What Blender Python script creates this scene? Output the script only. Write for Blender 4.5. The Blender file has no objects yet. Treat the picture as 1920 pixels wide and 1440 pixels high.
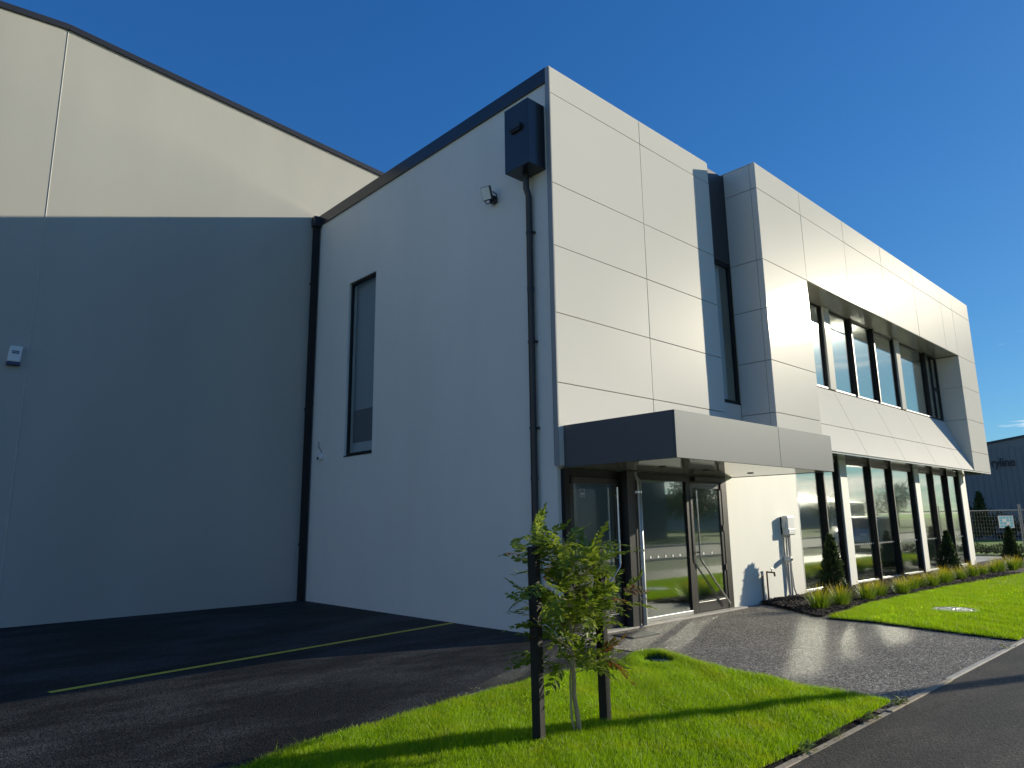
import bpy, math, random
import numpy as np
from mathutils import Vector, Matrix, Euler

random.seed(7)
rng = np.random.default_rng(11)
R = math.radians
S = bpy.context.scene
COL = S.collection

# ------------------------------------------------------------------ camera
YAW, PIT, ROLL = R(43.275), R(11.192), R(-0.812)
fw = Vector((math.sin(YAW)*math.cos(PIT), math.cos(YAW)*math.cos(PIT), math.sin(PIT)))
r0 = Vector((math.cos(YAW), -math.sin(YAW), 0)); u0 = r0.cross(fw)
rv = r0*math.cos(ROLL) + u0*math.sin(ROLL); uv = -r0*math.sin(ROLL) + u0*math.cos(ROLL)
cam_d = bpy.data.cameras.new('camera'); cam = bpy.data.objects.new('camera', cam_d); COL.objects.link(cam)
m = Matrix.Identity(4)
for i in range(3):
    m[i][0], m[i][1], m[i][2] = rv[i], uv[i], -fw[i]
m[2][3] = 1.6
cam.matrix_world = m
cam_d.sensor_width = 36; cam_d.lens = 1314.5/1920*36
cam_d.clip_start = .05; cam_d.clip_end = 3000
S.camera = cam

# ------------------------------------------------------------------ sky and sun
SUN_AZ, SUN_EL = R(23.0), R(15.4)      # azimuth from +x towards -y
wd = bpy.data.worlds.new('World'); S.world = wd; wd.use_nodes = True
nt = wd.node_tree; N = nt.nodes; Lk = nt.links
bg = N['Background']
sky = N.new('ShaderNodeTexSky'); sky.sky_type = 'NISHITA'; sky.sun_disc = False
sky.sun_elevation = SUN_EL; sky.sun_rotation = R(90)+SUN_AZ
sky.altitude = 0; sky.air_density = 1.0; sky.dust_density = 0.25; sky.ozone_density = 3.0
tc = N.new('ShaderNodeTexCoord'); mp = N.new('ShaderNodeMapping')
mp.inputs['Scale'].default_value = (2.2, 2.2, 26); mp.inputs['Rotation'].default_value = (0, 0, R(31)); mp.inputs['Location'].default_value = (.3, .1, .9)
nz = N.new('ShaderNodeTexNoise'); nz.inputs['Scale'].default_value = 1.6; nz.inputs['Detail'].default_value = 7; nz.inputs['Roughness'].default_value = .62
rp = N.new('ShaderNodeValToRGB'); rp.color_ramp.elements[0].position = .57; rp.color_ramp.elements[1].position = .76
sx = N.new('ShaderNodeSeparateXYZ')
el = N.new('ShaderNodeValToRGB')
for p, v in ((0, .68), (.05, .63), (.13, .50), (.22, .46), (.32, .30)):
    e = el.color_ramp.elements.new(p); e.color = (v, v, v, 1)
el.color_ramp.elements.remove(el.color_ramp.elements[-1])
mu = N.new('ShaderNodeMath'); mu.operation = 'ADD'; ms_ = N.new('ShaderNodeMath'); ms_.operation = 'SUBTRACT'; ms_.inputs[1].default_value = .5
mx = N.new('ShaderNodeMixRGB'); mx.inputs[2].default_value = (15.0, 13.8, 12.0, 1)
Lk.new(tc.outputs['Generated'], mp.inputs[0]); Lk.new(mp.outputs[0], nz.inputs[0]); Lk.new(nz.outputs[0], mu.inputs[0])
Lk.new(tc.outputs['Generated'], sx.inputs[0]); Lk.new(sx.outputs[2], el.inputs[0])
Lk.new(el.outputs[0], ms_.inputs[0]); Lk.new(ms_.outputs[0], mu.inputs[1]); Lk.new(mu.outputs[0], rp.inputs[0])
Lk.new(rp.outputs[0], mx.inputs[0]); hs = N.new('ShaderNodeHueSaturation'); hs.inputs['Saturation'].default_value = 1.27; hs.inputs['Value'].default_value = 1.05; Lk.new(sky.outputs[0], hs.inputs['Color']); sp_ = N.new('ShaderNodeSeparateColor'); tn = N.new('ShaderNodeCombineColor'); Lk.new(hs.outputs[0], sp_.inputs[0])
for k_, (g_, f_) in enumerate(((.70, .58), (.72, 1.03), (.60, 1.84))):      # gentle highlight roll-off of the sky, as the phone exposed it
    pw_ = N.new('ShaderNodeMath'); pw_.operation = 'POWER'; pw_.inputs[1].default_value = g_; ml_ = N.new('ShaderNodeMath'); ml_.operation = 'MULTIPLY'; ml_.inputs[1].default_value = f_
    Lk.new(sp_.outputs[k_], pw_.inputs[0]); Lk.new(pw_.outputs[0], ml_.inputs[0]); Lk.new(ml_.outputs[0], tn.inputs[k_])
Lk.new(tn.outputs[0], mx.inputs[1]); Lk.new(mx.outputs[0], bg.inputs[0])
bg.inputs[1].default_value = .10
sd = bpy.data.lights.new('sun', 'SUN'); sd.energy = 5.0; sd.angle = R(.53); sd.color = (1, .91, .71)
sun = bpy.data.objects.new('sun', sd); COL.objects.link(sun)
to_sun = Vector((math.cos(SUN_AZ)*math.cos(SUN_EL), -math.sin(SUN_AZ)*math.cos(SUN_EL), math.sin(SUN_EL)))
sun.rotation_euler = (-to_sun).to_track_quat('-Z', 'Y').to_euler(); sun.location = (30, -20, 30)
vs = S.view_settings; vs.view_transform = 'Standard'; vs.look = 'None'; vs.exposure = 0.3; vs.gamma = 1; vs.use_curve_mapping = False
S.render.engine = 'CYCLES'
cy = S.cycles; cy.use_denoising = True; cy.max_bounces = 10; cy.diffuse_bounces = 4; cy.glossy_bounces = 5; cy.transparent_max_bounces = 16
cy.caustics_reflective = True; cy.blur_glossy = 0; cy.sample_clamp_indirect = 30
cy.use_guiding = True; cy.guiding_training_samples = 128; cy.use_surface_guiding = True; cy.use_adaptive_sampling = False   # sun glints off the glass onto the path

# ------------------------------------------------------------------ materials
MATS = {}
def nodes(name):
    m = bpy.data.materials.new(name); m.use_nodes = True; MATS[name] = m
    return m, m.node_tree.nodes, m.node_tree.links, m.node_tree.nodes['Principled BSDF']
def M(name, col, rough=.5, metal=0, spec=.5, var=0, vscale=3, vdet=4, bump=0, bscale=40, bdist=.01, streak=1, coat=0, rvar=0, world=True):
    """painted or raw surface: base colour with fine tonal variation, roughness variation and relief"""
    m, n, l, b = nodes(name)
    b.inputs['Base Color'].default_value = (*col, 1); b.inputs['Roughness'].default_value = rough
    b.inputs['Metallic'].default_value = metal; b.inputs['Specular IOR Level'].default_value = spec; b.inputs['Coat Weight'].default_value = coat
    b.inputs['Coat Roughness'].default_value = .12
    if var or bump or rvar:
        if world:
            g = n.new('ShaderNodeNewGeometry'); co = g.outputs['Position']
        else:
            g = n.new('ShaderNodeTexCoord'); co = g.outputs['Object']
    if var:
        mp = n.new('ShaderNodeMapping'); mp.inputs['Scale'].default_value = (1, 1, 1/streak); l.new(co, mp.inputs[0])
        t = n.new('ShaderNodeTexNoise'); t.inputs['Scale'].default_value = vscale; t.inputs['Detail'].default_value = vdet; t.inputs['Roughness'].default_value = .6
        l.new(mp.outputs[0], t.inputs[0])
        r = n.new('ShaderNodeMapRange'); r.inputs[1].default_value = .3; r.inputs[2].default_value = .7; r.inputs[3].default_value = 1-var; r.inputs[4].default_value = 1+var
        l.new(t.outputs[0], r.inputs[0])
        x = n.new('ShaderNodeVectorMath'); x.operation = 'SCALE'; x.inputs[0].default_value = col; l.new(r.outputs[0], x.inputs['Scale']); l.new(x.outputs[0], b.inputs['Base Color'])
        if rvar:
            q = n.new('ShaderNodeMapRange'); q.inputs[1].default_value = .3; q.inputs[2].default_value = .7; q.inputs[3].default_value = rough-rvar; q.inputs[4].default_value = rough+rvar
            l.new(t.outputs[0], q.inputs[0]); l.new(q.outputs[0], b.inputs['Roughness'])
    if bump:
        t2 = n.new('ShaderNodeTexNoise'); t2.inputs['Scale'].default_value = bscale; t2.inputs['Detail'].default_value = 4
        l.new(co, t2.inputs[0])
        bp = n.new('ShaderNodeBump'); bp.inputs['Strength'].default_value = bump; bp.inputs['Distance'].default_value = bdist
        l.new(t2.outputs[0], bp.inputs['Height']); l.new(bp.outputs[0], b.inputs['Normal'])
    return m
def mat_cladding(name, col, rough, fac, broad, fac2, sheen=(1, .97, .93, 1)):
    # satin paint on flat aluminium sheet: diffuse paint under a thin narrow sheen, gently wavy
    m, n, l, b = nodes(name); n.remove(b)
    d = n.new('ShaderNodeBsdfDiffuse'); g = n.new('ShaderNodeBsdfGlossy'); g.distribution = 'BECKMANN'; g.inputs['Roughness'].default_value = rough; g.inputs[0].default_value = sheen
    geo = n.new('ShaderNodeNewGeometry'); t = n.new('ShaderNodeTexNoise'); t.inputs['Scale'].default_value = .55; t.inputs['Detail'].default_value = 2; l.new(geo.outputs['Position'], t.inputs[0])
    r = n.new('ShaderNodeMapRange'); r.inputs[1].default_value = .3; r.inputs[2].default_value = .7; r.inputs[3].default_value = .985; r.inputs[4].default_value = 1.015; l.new(t.outputs[0], r.inputs[0])
    x = n.new('ShaderNodeVectorMath'); x.operation = 'SCALE'; x.inputs[0].default_value = col; l.new(r.outputs[0], x.inputs['Scale']); l.new(x.outputs[0], d.inputs[0])
    bp = n.new('ShaderNodeBump'); bp.inputs['Strength'].default_value = .12; bp.inputs['Distance'].default_value = .02; l.new(t.outputs[0], bp.inputs['Height']); l.new(bp.outputs[0], g.inputs['Normal'])
    ms = n.new('ShaderNodeMixShader'); ms.inputs[0].default_value = fac; l.new(d.outputs[0], ms.inputs[1]); l.new(g.outputs[0], ms.inputs[2])
    g2 = n.new('ShaderNodeBsdfGlossy'); g2.distribution = 'BECKMANN'; g2.inputs['Roughness'].default_value = rough*broad; g2.inputs[0].default_value = sheen; l.new(bp.outputs[0], g2.inputs['Normal'])
    m2 = n.new('ShaderNodeMixShader'); m2.inputs[0].default_value = fac2; l.new(ms.outputs[0], m2.inputs[1]); l.new(g2.outputs[0], m2.inputs[2]); l.new(m2.outputs[0], n['Material Output'].inputs[0])
mat_cladding('cladding', (.67, .655, .60), .15, .009, 2.1, .0055)
M('cladding_edge_shaded', (.30, .31, .32), .35)  # cladding darkened: shade on the corner return put into the colour
M('render_white', (.76, .75, .69), .6, var=.04, vscale=.8, vdet=7, bump=.12, bscale=160, bdist=.002, streak=3)
M('precast', (.60, .59, .55), .62, var=.04, vscale=.7, bump=.15, bscale=120, bdist=.002, streak=4)
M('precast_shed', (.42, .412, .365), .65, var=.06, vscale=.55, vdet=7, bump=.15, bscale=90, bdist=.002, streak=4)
M('sealant', (.46, .45, .40), .6, var=.03)
M('charcoal', (.035, .036, .042), .38, .2, var=.06, vscale=2)
M('charcoal_gloss', (.05, .052, .06), .22, .3, var=.05, vscale=1.2)
mat_cladding('canopy_grey', (.095, .095, .097), .30, .004, 1.7, .036, (.86, .93, 1, 1))
M('soffit', (.38, .375, .33), .07, 0, .8, var=.02)
M('black_frame', (.010, .010, .011), .42, 0, .3)
M('black_matte', (.006, .006, .007), .7)
M('door_frame', (.05, .05, .052), .33, .4)
M('steel', (.55, .55, .56), .25, 1.0)
M('galv', (.36, .37, .37), .38, .8, var=.08, vscale=8)
M('grey_pvc', (.42, .42, .41), .45)
M('white_plastic', (.74, .74, .72), .35)
M('navy_plastic', (.02, .035, .10), .3)
M('blind_grey', (.40, .41, .42), .8)
M('led_lens', (.88, .90, .86), .3)
M('brass', (.20, .15, .09), .4, .8)
M('concrete', (.42, .40, .36), .8, var=.12, vscale=6, bump=.3, bscale=60, bdist=.004)
M('timber_edge', (.34, .28, .2), .8, var=.2, vscale=9, bump=.4, bscale=40)
M('carpet', (.10, .10, .11), .95, var=.1, vscale=20)
M('plaster', (.62, .64, .60), .85)
M('ceiling_tile', (.60, .60, .58), .9)
M('bark', (.40, .31, .20), .85, var=.25, vscale=18, bump=.5, bscale=70, bdist=.004, streak=4)
M('stake_wood', (.009, .008, .0075), .75, var=.3, vscale=14, bump=.5, bscale=60, bdist=.004, streak=6)
M('mulch_chip', (.035, .026, .021), .9, var=.35, vscale=30)
M('soil', (.035, .028, .02), .95, var=.3, vscale=8, bump=.6, bscale=25, bdist=.03)
M('lawn_soil', (.035, .055, .012), .95, var=.3, vscale=8)
M('far_grass', (.16, .26, .015), .9, var=.25, vscale=1.2, vdet=8, bump=.6, bscale=40, bdist=.05)
M('verge_grass', (.085, .14, .02), .9, var=.2, vscale=2.5, vdet=8, bump=.6, bscale=50, bdist=.05)
M('road_asphalt', (.10, .092, .082), .85, var=.1, vscale=3, bump=.3, bscale=120, bdist=.004)
M('slate_shed', (.24, .225, .21), .6, var=.05, vscale=.4)
M('shed_dark', (.09, .10, .105), .6, var=.05, vscale=.3)
M('shed_pale', (.42, .40, .36), .7, var=.05, vscale=.3)
M('shed_cream', (.50, .48, .43), .7, var=.05, vscale=.3)
M('letter_dark', (.022, .02, .024), .5)
M('letter_red', (.12, .02, .03), .5)
M('sign_white', (.72, .72, .70), .5)
M('sign_blue', (.18, .50, .64), .5)
M('fence_steel', (.26, .265, .26), .6, .1)
M('tyre', (.015, .015, .016), .8)
M('car_silver', (.38, .40, .42), .25, .6)
M('car_dark', (.03, .035, .05), .2, .4)
M('dark_void', (.012, .013, .015), .9)
M('yellow_paint', (.66, .50, .05), .7, var=.22, vscale=22, bump=.3, bscale=120, bdist=.003)
M('rubber_mat', (.045, .046, .048), .6, .3, bump=.4, bscale=90, bdist=.003)

def mat_asphalt(name, base, worn, wscale, sparkle=.5):
    m, n, l, b = nodes(name)
    g = n.new('ShaderNodeNewGeometry')
    t = n.new('ShaderNodeTexNoise'); t.inputs['Scale'].default_value = wscale; t.inputs['Detail'].default_value = 6; t.inputs['Roughness'].default_value = .65
    v = n.new('ShaderNodeTexVoronoi'); v.inputs['Scale'].default_value = 85
    mp = n.new('ShaderNodeMapping'); mp.inputs['Scale'].default_value = (.6, 1.5, 1); l.new(g.outputs['Position'], mp.inputs[0]); l.new(mp.outputs[0], t.inputs[0]); l.new(g.outputs['Position'], v.inputs[0])
    r = n.new('ShaderNodeValToRGB'); r.color_ramp.elements[0].position = .43; r.color_ramp.elements[1].position = .74
    r.color_ramp.elements[0].color = (*base, 1); r.color_ramp.elements[1].color = (*worn, 1); l.new(t.outputs[0], r.inputs[0])
    s = n.new('ShaderNodeMapRange'); s.inputs[3].default_value = 1-sparkle; s.inputs[4].default_value = 1+sparkle
    sp = n.new('ShaderNodeSeparateColor'); l.new(v.outputs['Color'], sp.inputs[0]); l.new(sp.outputs[0], s.inputs[0])
    x = n.new('ShaderNodeVectorMath'); x.operation = 'SCALE'; l.new(r.outputs[0], x.inputs[0]); l.new(s.outputs[0], x.inputs['Scale']); l.new(x.outputs[0], b.inputs['Base Color'])
    b.inputs['Roughness'].default_value = .62; b.inputs['Specular IOR Level'].default_value = .15
    bp = n.new('ShaderNodeBump'); bp.inputs['Strength'].default_value = .6; bp.inputs['Distance'].default_value = .006
    l.new(v.outputs['Distance'], bp.inputs['Height']); l.new(bp.outputs[0], b.inputs['Normal'])
    return m
mat_asphalt('asphalt_new', (.0125, .0130, .0140), (.060, .063, .066), .8, .95)
mat_asphalt('asphalt_path', (.056, .050, .043), (.105, .090, .073), 1.3, .45)

def mat_aggregate():
    m, n, l, b = nodes('exposed_aggregate')
    g = n.new('ShaderNodeNewGeometry')
    v = n.new('ShaderNodeTexVoronoi'); v.inputs['Scale'].default_value = 58; v.inputs['Randomness'].default_value = 1
    l.new(g.outputs['Position'], v.inputs[0])
    sp = n.new('ShaderNodeSeparateColor'); l.new(v.outputs['Color'], sp.inputs[0])
    r = n.new('ShaderNodeValToRGB'); cr = r.color_ramp; cr.interpolation = 'CONSTANT'
    cr.elements[0].color = (.10, .092, .082, 1); cr.elements[1].position = .3; cr.elements[1].color = (.23, .21, .18, 1)
    for p, c in ((.52, (.38, .345, .285, 1)), (.7, (.18, .155, .13, 1)), (.82, (.48, .44, .375, 1)), (.93, (.66, .60, .51, 1))):
        e = cr.elements.new(p); e.color = c
    l.new(sp.outputs[0], r.inputs[0])
    e = n.new('ShaderNodeMapRange'); e.inputs[1].default_value = .25; e.inputs[2].default_value = .7; e.inputs[3].default_value = 1; e.inputs[4].default_value = .45
    l.new(v.outputs['Distance'], e.inputs[0])
    t = n.new('ShaderNodeTexNoise'); t.inputs['Scale'].default_value = 1.1; t.inputs['Detail'].default_value = 5; l.new(g.outputs['Position'], t.inputs[0])
    q = n.new('ShaderNodeMapRange'); q.inputs[1].default_value = .3; q.inputs[2].default_value = .7; q.inputs[3].default_value = .85; q.inputs[4].default_value = 1.15; l.new(t.outputs[0], q.inputs[0])
    mm = n.new('ShaderNodeMath'); mm.operation = 'MULTIPLY'; l.new(e.outputs[0], mm.inputs[0]); l.new(q.outputs[0], mm.inputs[1])
    x = n.new('ShaderNodeVectorMath'); x.operation = 'SCALE'; l.new(r.outputs[0], x.inputs[0]); l.new(mm.outputs[0], x.inputs['Scale']); l.new(x.outputs[0], b.inputs['Base Color'])
    b.inputs['Roughness'].default_value = .65; b.inputs['Specular IOR Level'].default_value = .35
    bp = n.new('ShaderNodeBump'); bp.invert = True; bp.inputs['Strength'].default_value = .8; bp.inputs['Distance'].default_value = .008
    l.new(v.outputs['Distance'], bp.inputs['Height']); l.new(bp.outputs[0], b.inputs['Normal'])
mat_aggregate()

def mat_leaf(name, c1, c2, trans=.45, rough=.45, tip=None, tipz=(0, 1), patch=None):
    m, n, l, b = nodes(name)
    g = n.new('ShaderNodeNewGeometry')
    r = n.new('ShaderNodeValToRGB'); r.color_ramp.elements[0].color = (*c1, 1); r.color_ramp.elements[1].color = (*c2, 1)
    l.new(g.outputs['Random Per Island'], r.inputs[0])
    col = r.outputs[0]
    if tip:
        tc = n.new('ShaderNodeTexCoord'); s = n.new('ShaderNodeSeparateXYZ'); l.new(tc.outputs['Object'], s.inputs[0])
        q = n.new('ShaderNodeMapRange'); q.inputs[1].default_value, q.inputs[2].default_value = tipz; l.new(s.outputs[2], q.inputs[0])
        mx = n.new('ShaderNodeMixRGB'); mx.inputs[2].default_value = (*tip, 1); l.new(q.outputs[0], mx.inputs[0]); l.new(col, mx.inputs[1]); col = mx.outputs[0]
    if patch:
        t = n.new('ShaderNodeTexNoise'); t.inputs['Scale'].default_value = 2.2; t.inputs['Detail'].default_value = 5; t.inputs['Roughness'].default_value = .65; l.new(g.outputs['Position'], t.inputs[0])
        q = n.new('ShaderNodeMapRange'); q.inputs[1].default_value = .48; q.inputs[2].default_value = .72; q.inputs[4].default_value = .75; l.new(t.outputs[0], q.inputs[0])
        mx = n.new('ShaderNodeMixRGB'); mx.inputs[2].default_value = (*patch, 1); l.new(q.outputs[0], mx.inputs[0]); l.new(col, mx.inputs[1]); col = mx.outputs[0]
    l.new(col, b.inputs['Base Color']); b.inputs['Roughness'].default_value = rough
    tr = n.new('ShaderNodeBsdfTranslucent'); l.new(col, tr.inputs[0])
    ms = n.new('ShaderNodeMixShader'); ms.inputs[0].default_value = trans
    l.new(b.outputs[0], ms.inputs[1]); l.new(tr.outputs[0], ms.inputs[2]); l.new(ms.outputs[0], n['Material Output'].inputs[0])
mat_leaf('grass_blade', (.21, .38, .003), (.38, .57, .005), .5, .5, patch=(.42, .48, .012))
mat_leaf('leaflet', (.13, .20, .018), (.30, .37, .04), .45, .36)
mat_leaf('leaflet_autumn', (.14, .13, .02), (.24, .09, .03), .35, .4)
mat_leaf('tuft_blade', (.13, .24, .012), (.28, .38, .02), .5, .45, tip=(.62, .44, .03), tipz=(.17, .40))
mat_leaf('conifer_leaf', (.025, .05, .015), (.06, .09, .022), .25, .7)
mat_leaf('shrub_leaf', (.025, .05, .012), (.06, .09, .02), .3, .9)
mat_leaf('tree_leaf', (.02, .05, .012), (.07, .10, .025), .3, .55)
mat_leaf('weed_leaf', (.09, .17, .02), (.22, .26, .05), .4, .5)

def mat_glass(name, tint, ior, haze=.5):
    m, n, l, b = nodes(name); n.remove(b)
    tr = n.new('ShaderNodeBsdfTransparent'); tr.inputs[0].default_value = (*tint, 1)
    gl = n.new('ShaderNodeBsdfGlossy'); gl.inputs['Roughness'].default_value = .0; gl.inputs[0].default_value = (.95, .97, .96, 1)
    gh = n.new('ShaderNodeBsdfGlossy'); gh.inputs['Roughness'].default_value = .085; gh.inputs[0].default_value = (.95, .97, .96, 1)   # rough lobe added so the panes throw sun stripes onto the path
    gm = n.new('ShaderNodeMixShader'); gm.inputs[0].default_value = haze; l.new(gl.outputs[0], gm.inputs[1]); l.new(gh.outputs[0], gm.inputs[2])
    fr = n.new('ShaderNodeFresnel'); fr.inputs[0].default_value = ior
    ms = n.new('ShaderNodeMixShader'); l.new(fr.outputs[0], ms.inputs[0]); l.new(tr.outputs[0], ms.inputs[1]); l.new(gm.outputs[0], ms.inputs[2])
    g = n.new('ShaderNodeNewGeometry'); iv = n.new('ShaderNodeMapRange'); iv.inputs[3].default_value = ior; iv.inputs[4].default_value = 1/ior; l.new(g.outputs['Backfacing'], iv.inputs[0]); l.new(iv.outputs[0], fr.inputs[0])
    t = n.new('ShaderNodeTexNoise'); t.inputs['Scale'].default_value = .8; t.inputs['Detail'].default_value = 1; l.new(g.outputs['Position'], t.inputs[0])
    bp = n.new('ShaderNodeBump'); bp.inputs['Strength'].default_value = .05; bp.inputs['Distance'].default_value = .02; l.new(t.outputs[0], bp.inputs['Height']); l.new(bp.outputs[0], gl.inputs['Normal'])
    l.new(ms.outputs[0], n['Material Output'].inputs[0])
mat_glass('glass', (.74, .82, .77), 3.5, .46)
mat_glass('glass_side', (.88, .93, .95), 1.8, .12)

# ------------------------------------------------------------------ mesh helpers
class MB:
    def __init__(s): s.v = []; s.f = []
    def add(s, vs, fs):
        o = len(s.v); s.v += [tuple(p) for p in vs]; s.f += [tuple(i+o for i in f) for f in fs]; return s
    def box(s, x0, x1, y0, y1, z0, z1):
        return s.add([(x0,y0,z0),(x1,y0,z0),(x1,y1,z0),(x0,y1,z0),(x0,y0,z1),(x1,y0,z1),(x1,y1,z1),(x0,y1,z1)],
                     [(0,3,2,1),(4,5,6,7),(0,1,5,4),(1,2,6,5),(2,3,7,6),(3,0,4,7)])
    def prism(s, poly, axis, a, b):
        """poly of 2-d points extruded along axis from a to b; axis 0: (y,z), 1: (x,z), 2: (x,y)"""
        def P(p, t): return ((t, p[0], p[1]), (p[0], t, p[1]), (p[0], p[1], t))[axis]
        n = len(poly); vs = [P(p, a) for p in poly] + [P(p, b) for p in poly]
        fs = [tuple(range(n))[::-1], tuple(range(n, 2*n))] + [(i, (i+1) % n, n+(i+1) % n, n+i) for i in range(n)]
        return s.add(vs, fs)
    def tube(s, path, r, n=10, cap=True):
        path = [Vector(p) for p in path]; rs = r if isinstance(r, (list, tuple)) else [r]*len(path); rings = []
        d0 = (path[1]-path[0]).normalized(); a = d0.orthogonal().normalized(); o = len(s.v)
        for k, p in enumerate(path):
            d = (path[min(k+1, len(path)-1)]-path[max(k-1, 0)]).normalized()
            a = (a - d*a.dot(d)).normalized(); c = d.cross(a)
            for i in range(n):
                t = 2*math.pi*i/n; s.v.append(tuple(p + (a*math.cos(t)+c*math.sin(t))*rs[k]))
        for k in range(len(path)-1):
            for i in range(n):
                j = (i+1) % n; s.f.append((o+k*n+i, o+k*n+j, o+(k+1)*n+j, o+(k+1)*n+i))
        if cap:
            s.f.append(tuple(o+i for i in range(n))[::-1]); q = o+(len(path)-1)*n; s.f.append(tuple(q+i for i in range(n)))
        return s
    def bar(s, p0, p1, w, h, up=(0, 0, 1)):
        p0 = Vector(p0); p1 = Vector(p1); d = (p1-p0).normalized(); a = d.cross(Vector(up)).normalized()*w/2; c = a.cross(d).normalized()*h/2
        return s.add([p0-a-c, p0+a-c, p0+a+c, p0-a+c, p1-a-c, p1+a-c, p1+a+c, p1-a+c], [(0,1,2,3),(7,6,5,4),(0,4,5,1),(1,5,6,2),(2,6,7,3),(3,7,4,0)])
    def lathe(s, prof, cx, cy, n=24, z0=0):
        o = len(s.v)
        for (r, z) in prof:
            for i in range(n): t = 2*math.pi*i/n; s.v.append((cx+r*math.cos(t), cy+r*math.sin(t), z0+z))
        for k in range(len(prof)-1):
            for i in range(n):
                j = (i+1) % n; s.f.append((o+k*n+i, o+k*n+j, o+(k+1)*n+j, o+(k+1)*n+i))
        s.f.append(tuple(o+i for i in range(n))[::-1]); q = o+(len(prof)-1)*n; s.f.append(tuple(q+i for i in range(n))); return s
    def mesh(s, name, off=(0, 0, 0)):
        me = bpy.data.meshes.new(name); ox, oy, oz = off
        me.from_pydata([(x-ox, y-oy, z-oz) for x, y, z in s.v], [], s.f); me.update(); return me
    def build(s, name, mat, parent=None, bevel=0, smooth=False, local=False):
        off = (0, 0, 0) if (local or parent is None) else wl(parent)
        return link(name, s.mesh(name, off), mat, parent, bevel, smooth)
def wl(o):
    x = Vector((0, 0, 0))
    while o is not None: x += o.location; o = o.parent
    return x
def link(name, me, mat, parent=None, bevel=0, smooth=False):
    o = bpy.data.objects.new(name, me); COL.objects.link(o); o.parent = parent
    if mat and not me.materials: me.materials.append(MATS[mat])
    if smooth:
        for p in me.polygons: p.use_smooth = True
        try: me.set_sharp_from_angle(angle=R(40))
        except Exception: pass
    if bevel:
        b = o.modifiers.new('bevel', 'BEVEL'); b.width = bevel; b.segments = 2; b.limit_method = 'ANGLE'
    return o
def tag(o, label=None, cat=None, group=None, kind=None):
    if label: o['label'] = label
    if cat: o['category'] = cat
    if group: o['group'] = group
    if kind: o['kind'] = kind
    return o
def thing(name, loc, label, cat, group=None, rz=0):
    o = bpy.data.objects.new(name, None); COL.objects.link(o); o.location = loc; o.rotation_euler.z = rz; o.empty_display_size = .1
    return tag(o, label, cat, group)
def part(name, parent, loc=None):
    o = bpy.data.objects.new(name, None); COL.objects.link(o); o.parent = parent; o.empty_display_size = .1
    if loc: o.location = Vector(loc)-wl(parent)
    return o
def bx(name, mat, parent, *b, bevel=0): return MB().box(*b).build(name, mat, parent, bevel)
def piece(name, me, parent, loc, rot=(0, 0, 0), scale=(1, 1, 1)):
    o = bpy.data.objects.new(name, me); COL.objects.link(o); o.parent = parent; o.location = Vector(loc)-(wl(parent) if parent else Vector()); o.rotation_euler = rot; o.scale = scale; return o
def fast_mesh(name, V, F, mat):
    """V (n,3) array, F list of arrays (m,k)"""
    me = bpy.data.meshes.new(name); me.vertices.add(len(V)); me.vertices.foreach_set('co', np.ascontiguousarray(V, dtype=np.float32).ravel())
    tot = [np.full(len(f), f.shape[1]) for f in F]; tot = np.concatenate(tot); idx = np.concatenate([f.ravel() for f in F])
    me.loops.add(len(idx)); me.loops.foreach_set('vertex_index', idx.astype(np.int32))
    me.polygons.add(len(tot)); st = np.concatenate([[0], np.cumsum(tot)[:-1]]); me.polygons.foreach_set('loop_start', st.astype(np.int32))
    me.update(calc_edges=True); me.validate(); me.materials.append(MATS[mat]); return me
def inpoly(P, poly):
    x, y = P[:, 0], P[:, 1]; r = np.zeros(len(P), bool); n = len(poly)
    for i in range(n):
        x0, y0 = poly[i]; x1, y1 = poly[(i+1) % n]
        c = ((y0 > y) != (y1 > y)) & (x < (x1-x0)*(y-y0)/(y1-y0+1e-12)+x0); r ^= c
    return r
def wnoise(x, y, f=1.0):
    return (np.sin(1.7*f*x+.6*np.sin(2.3*f*y)+1.3)+np.sin(2.9*f*y+1.1*np.sin(1.3*f*x)+.4)+np.sin(4.1*f*x-3.3*f*y+2.0))/3
def flat(name, poly, z, mat, parent=None, kind='structure'):
    me = bpy.data.meshes.new(name); off = wl(parent) if parent else Vector()
    a = sum(poly[i][0]*poly[(i+1) % len(poly)][1]-poly[(i+1) % len(poly)][0]*poly[i][1] for i in range(len(poly)))
    if a < 0: poly = poly[::-1]
    me.from_pydata([(x-off.x, y-off.y, z-off.z) for x, y in poly], [], [tuple(range(len(poly)))]); me.update()
    o = link(name, me, mat, parent)
    if kind and parent is None: o['kind'] = kind
    return o
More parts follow.
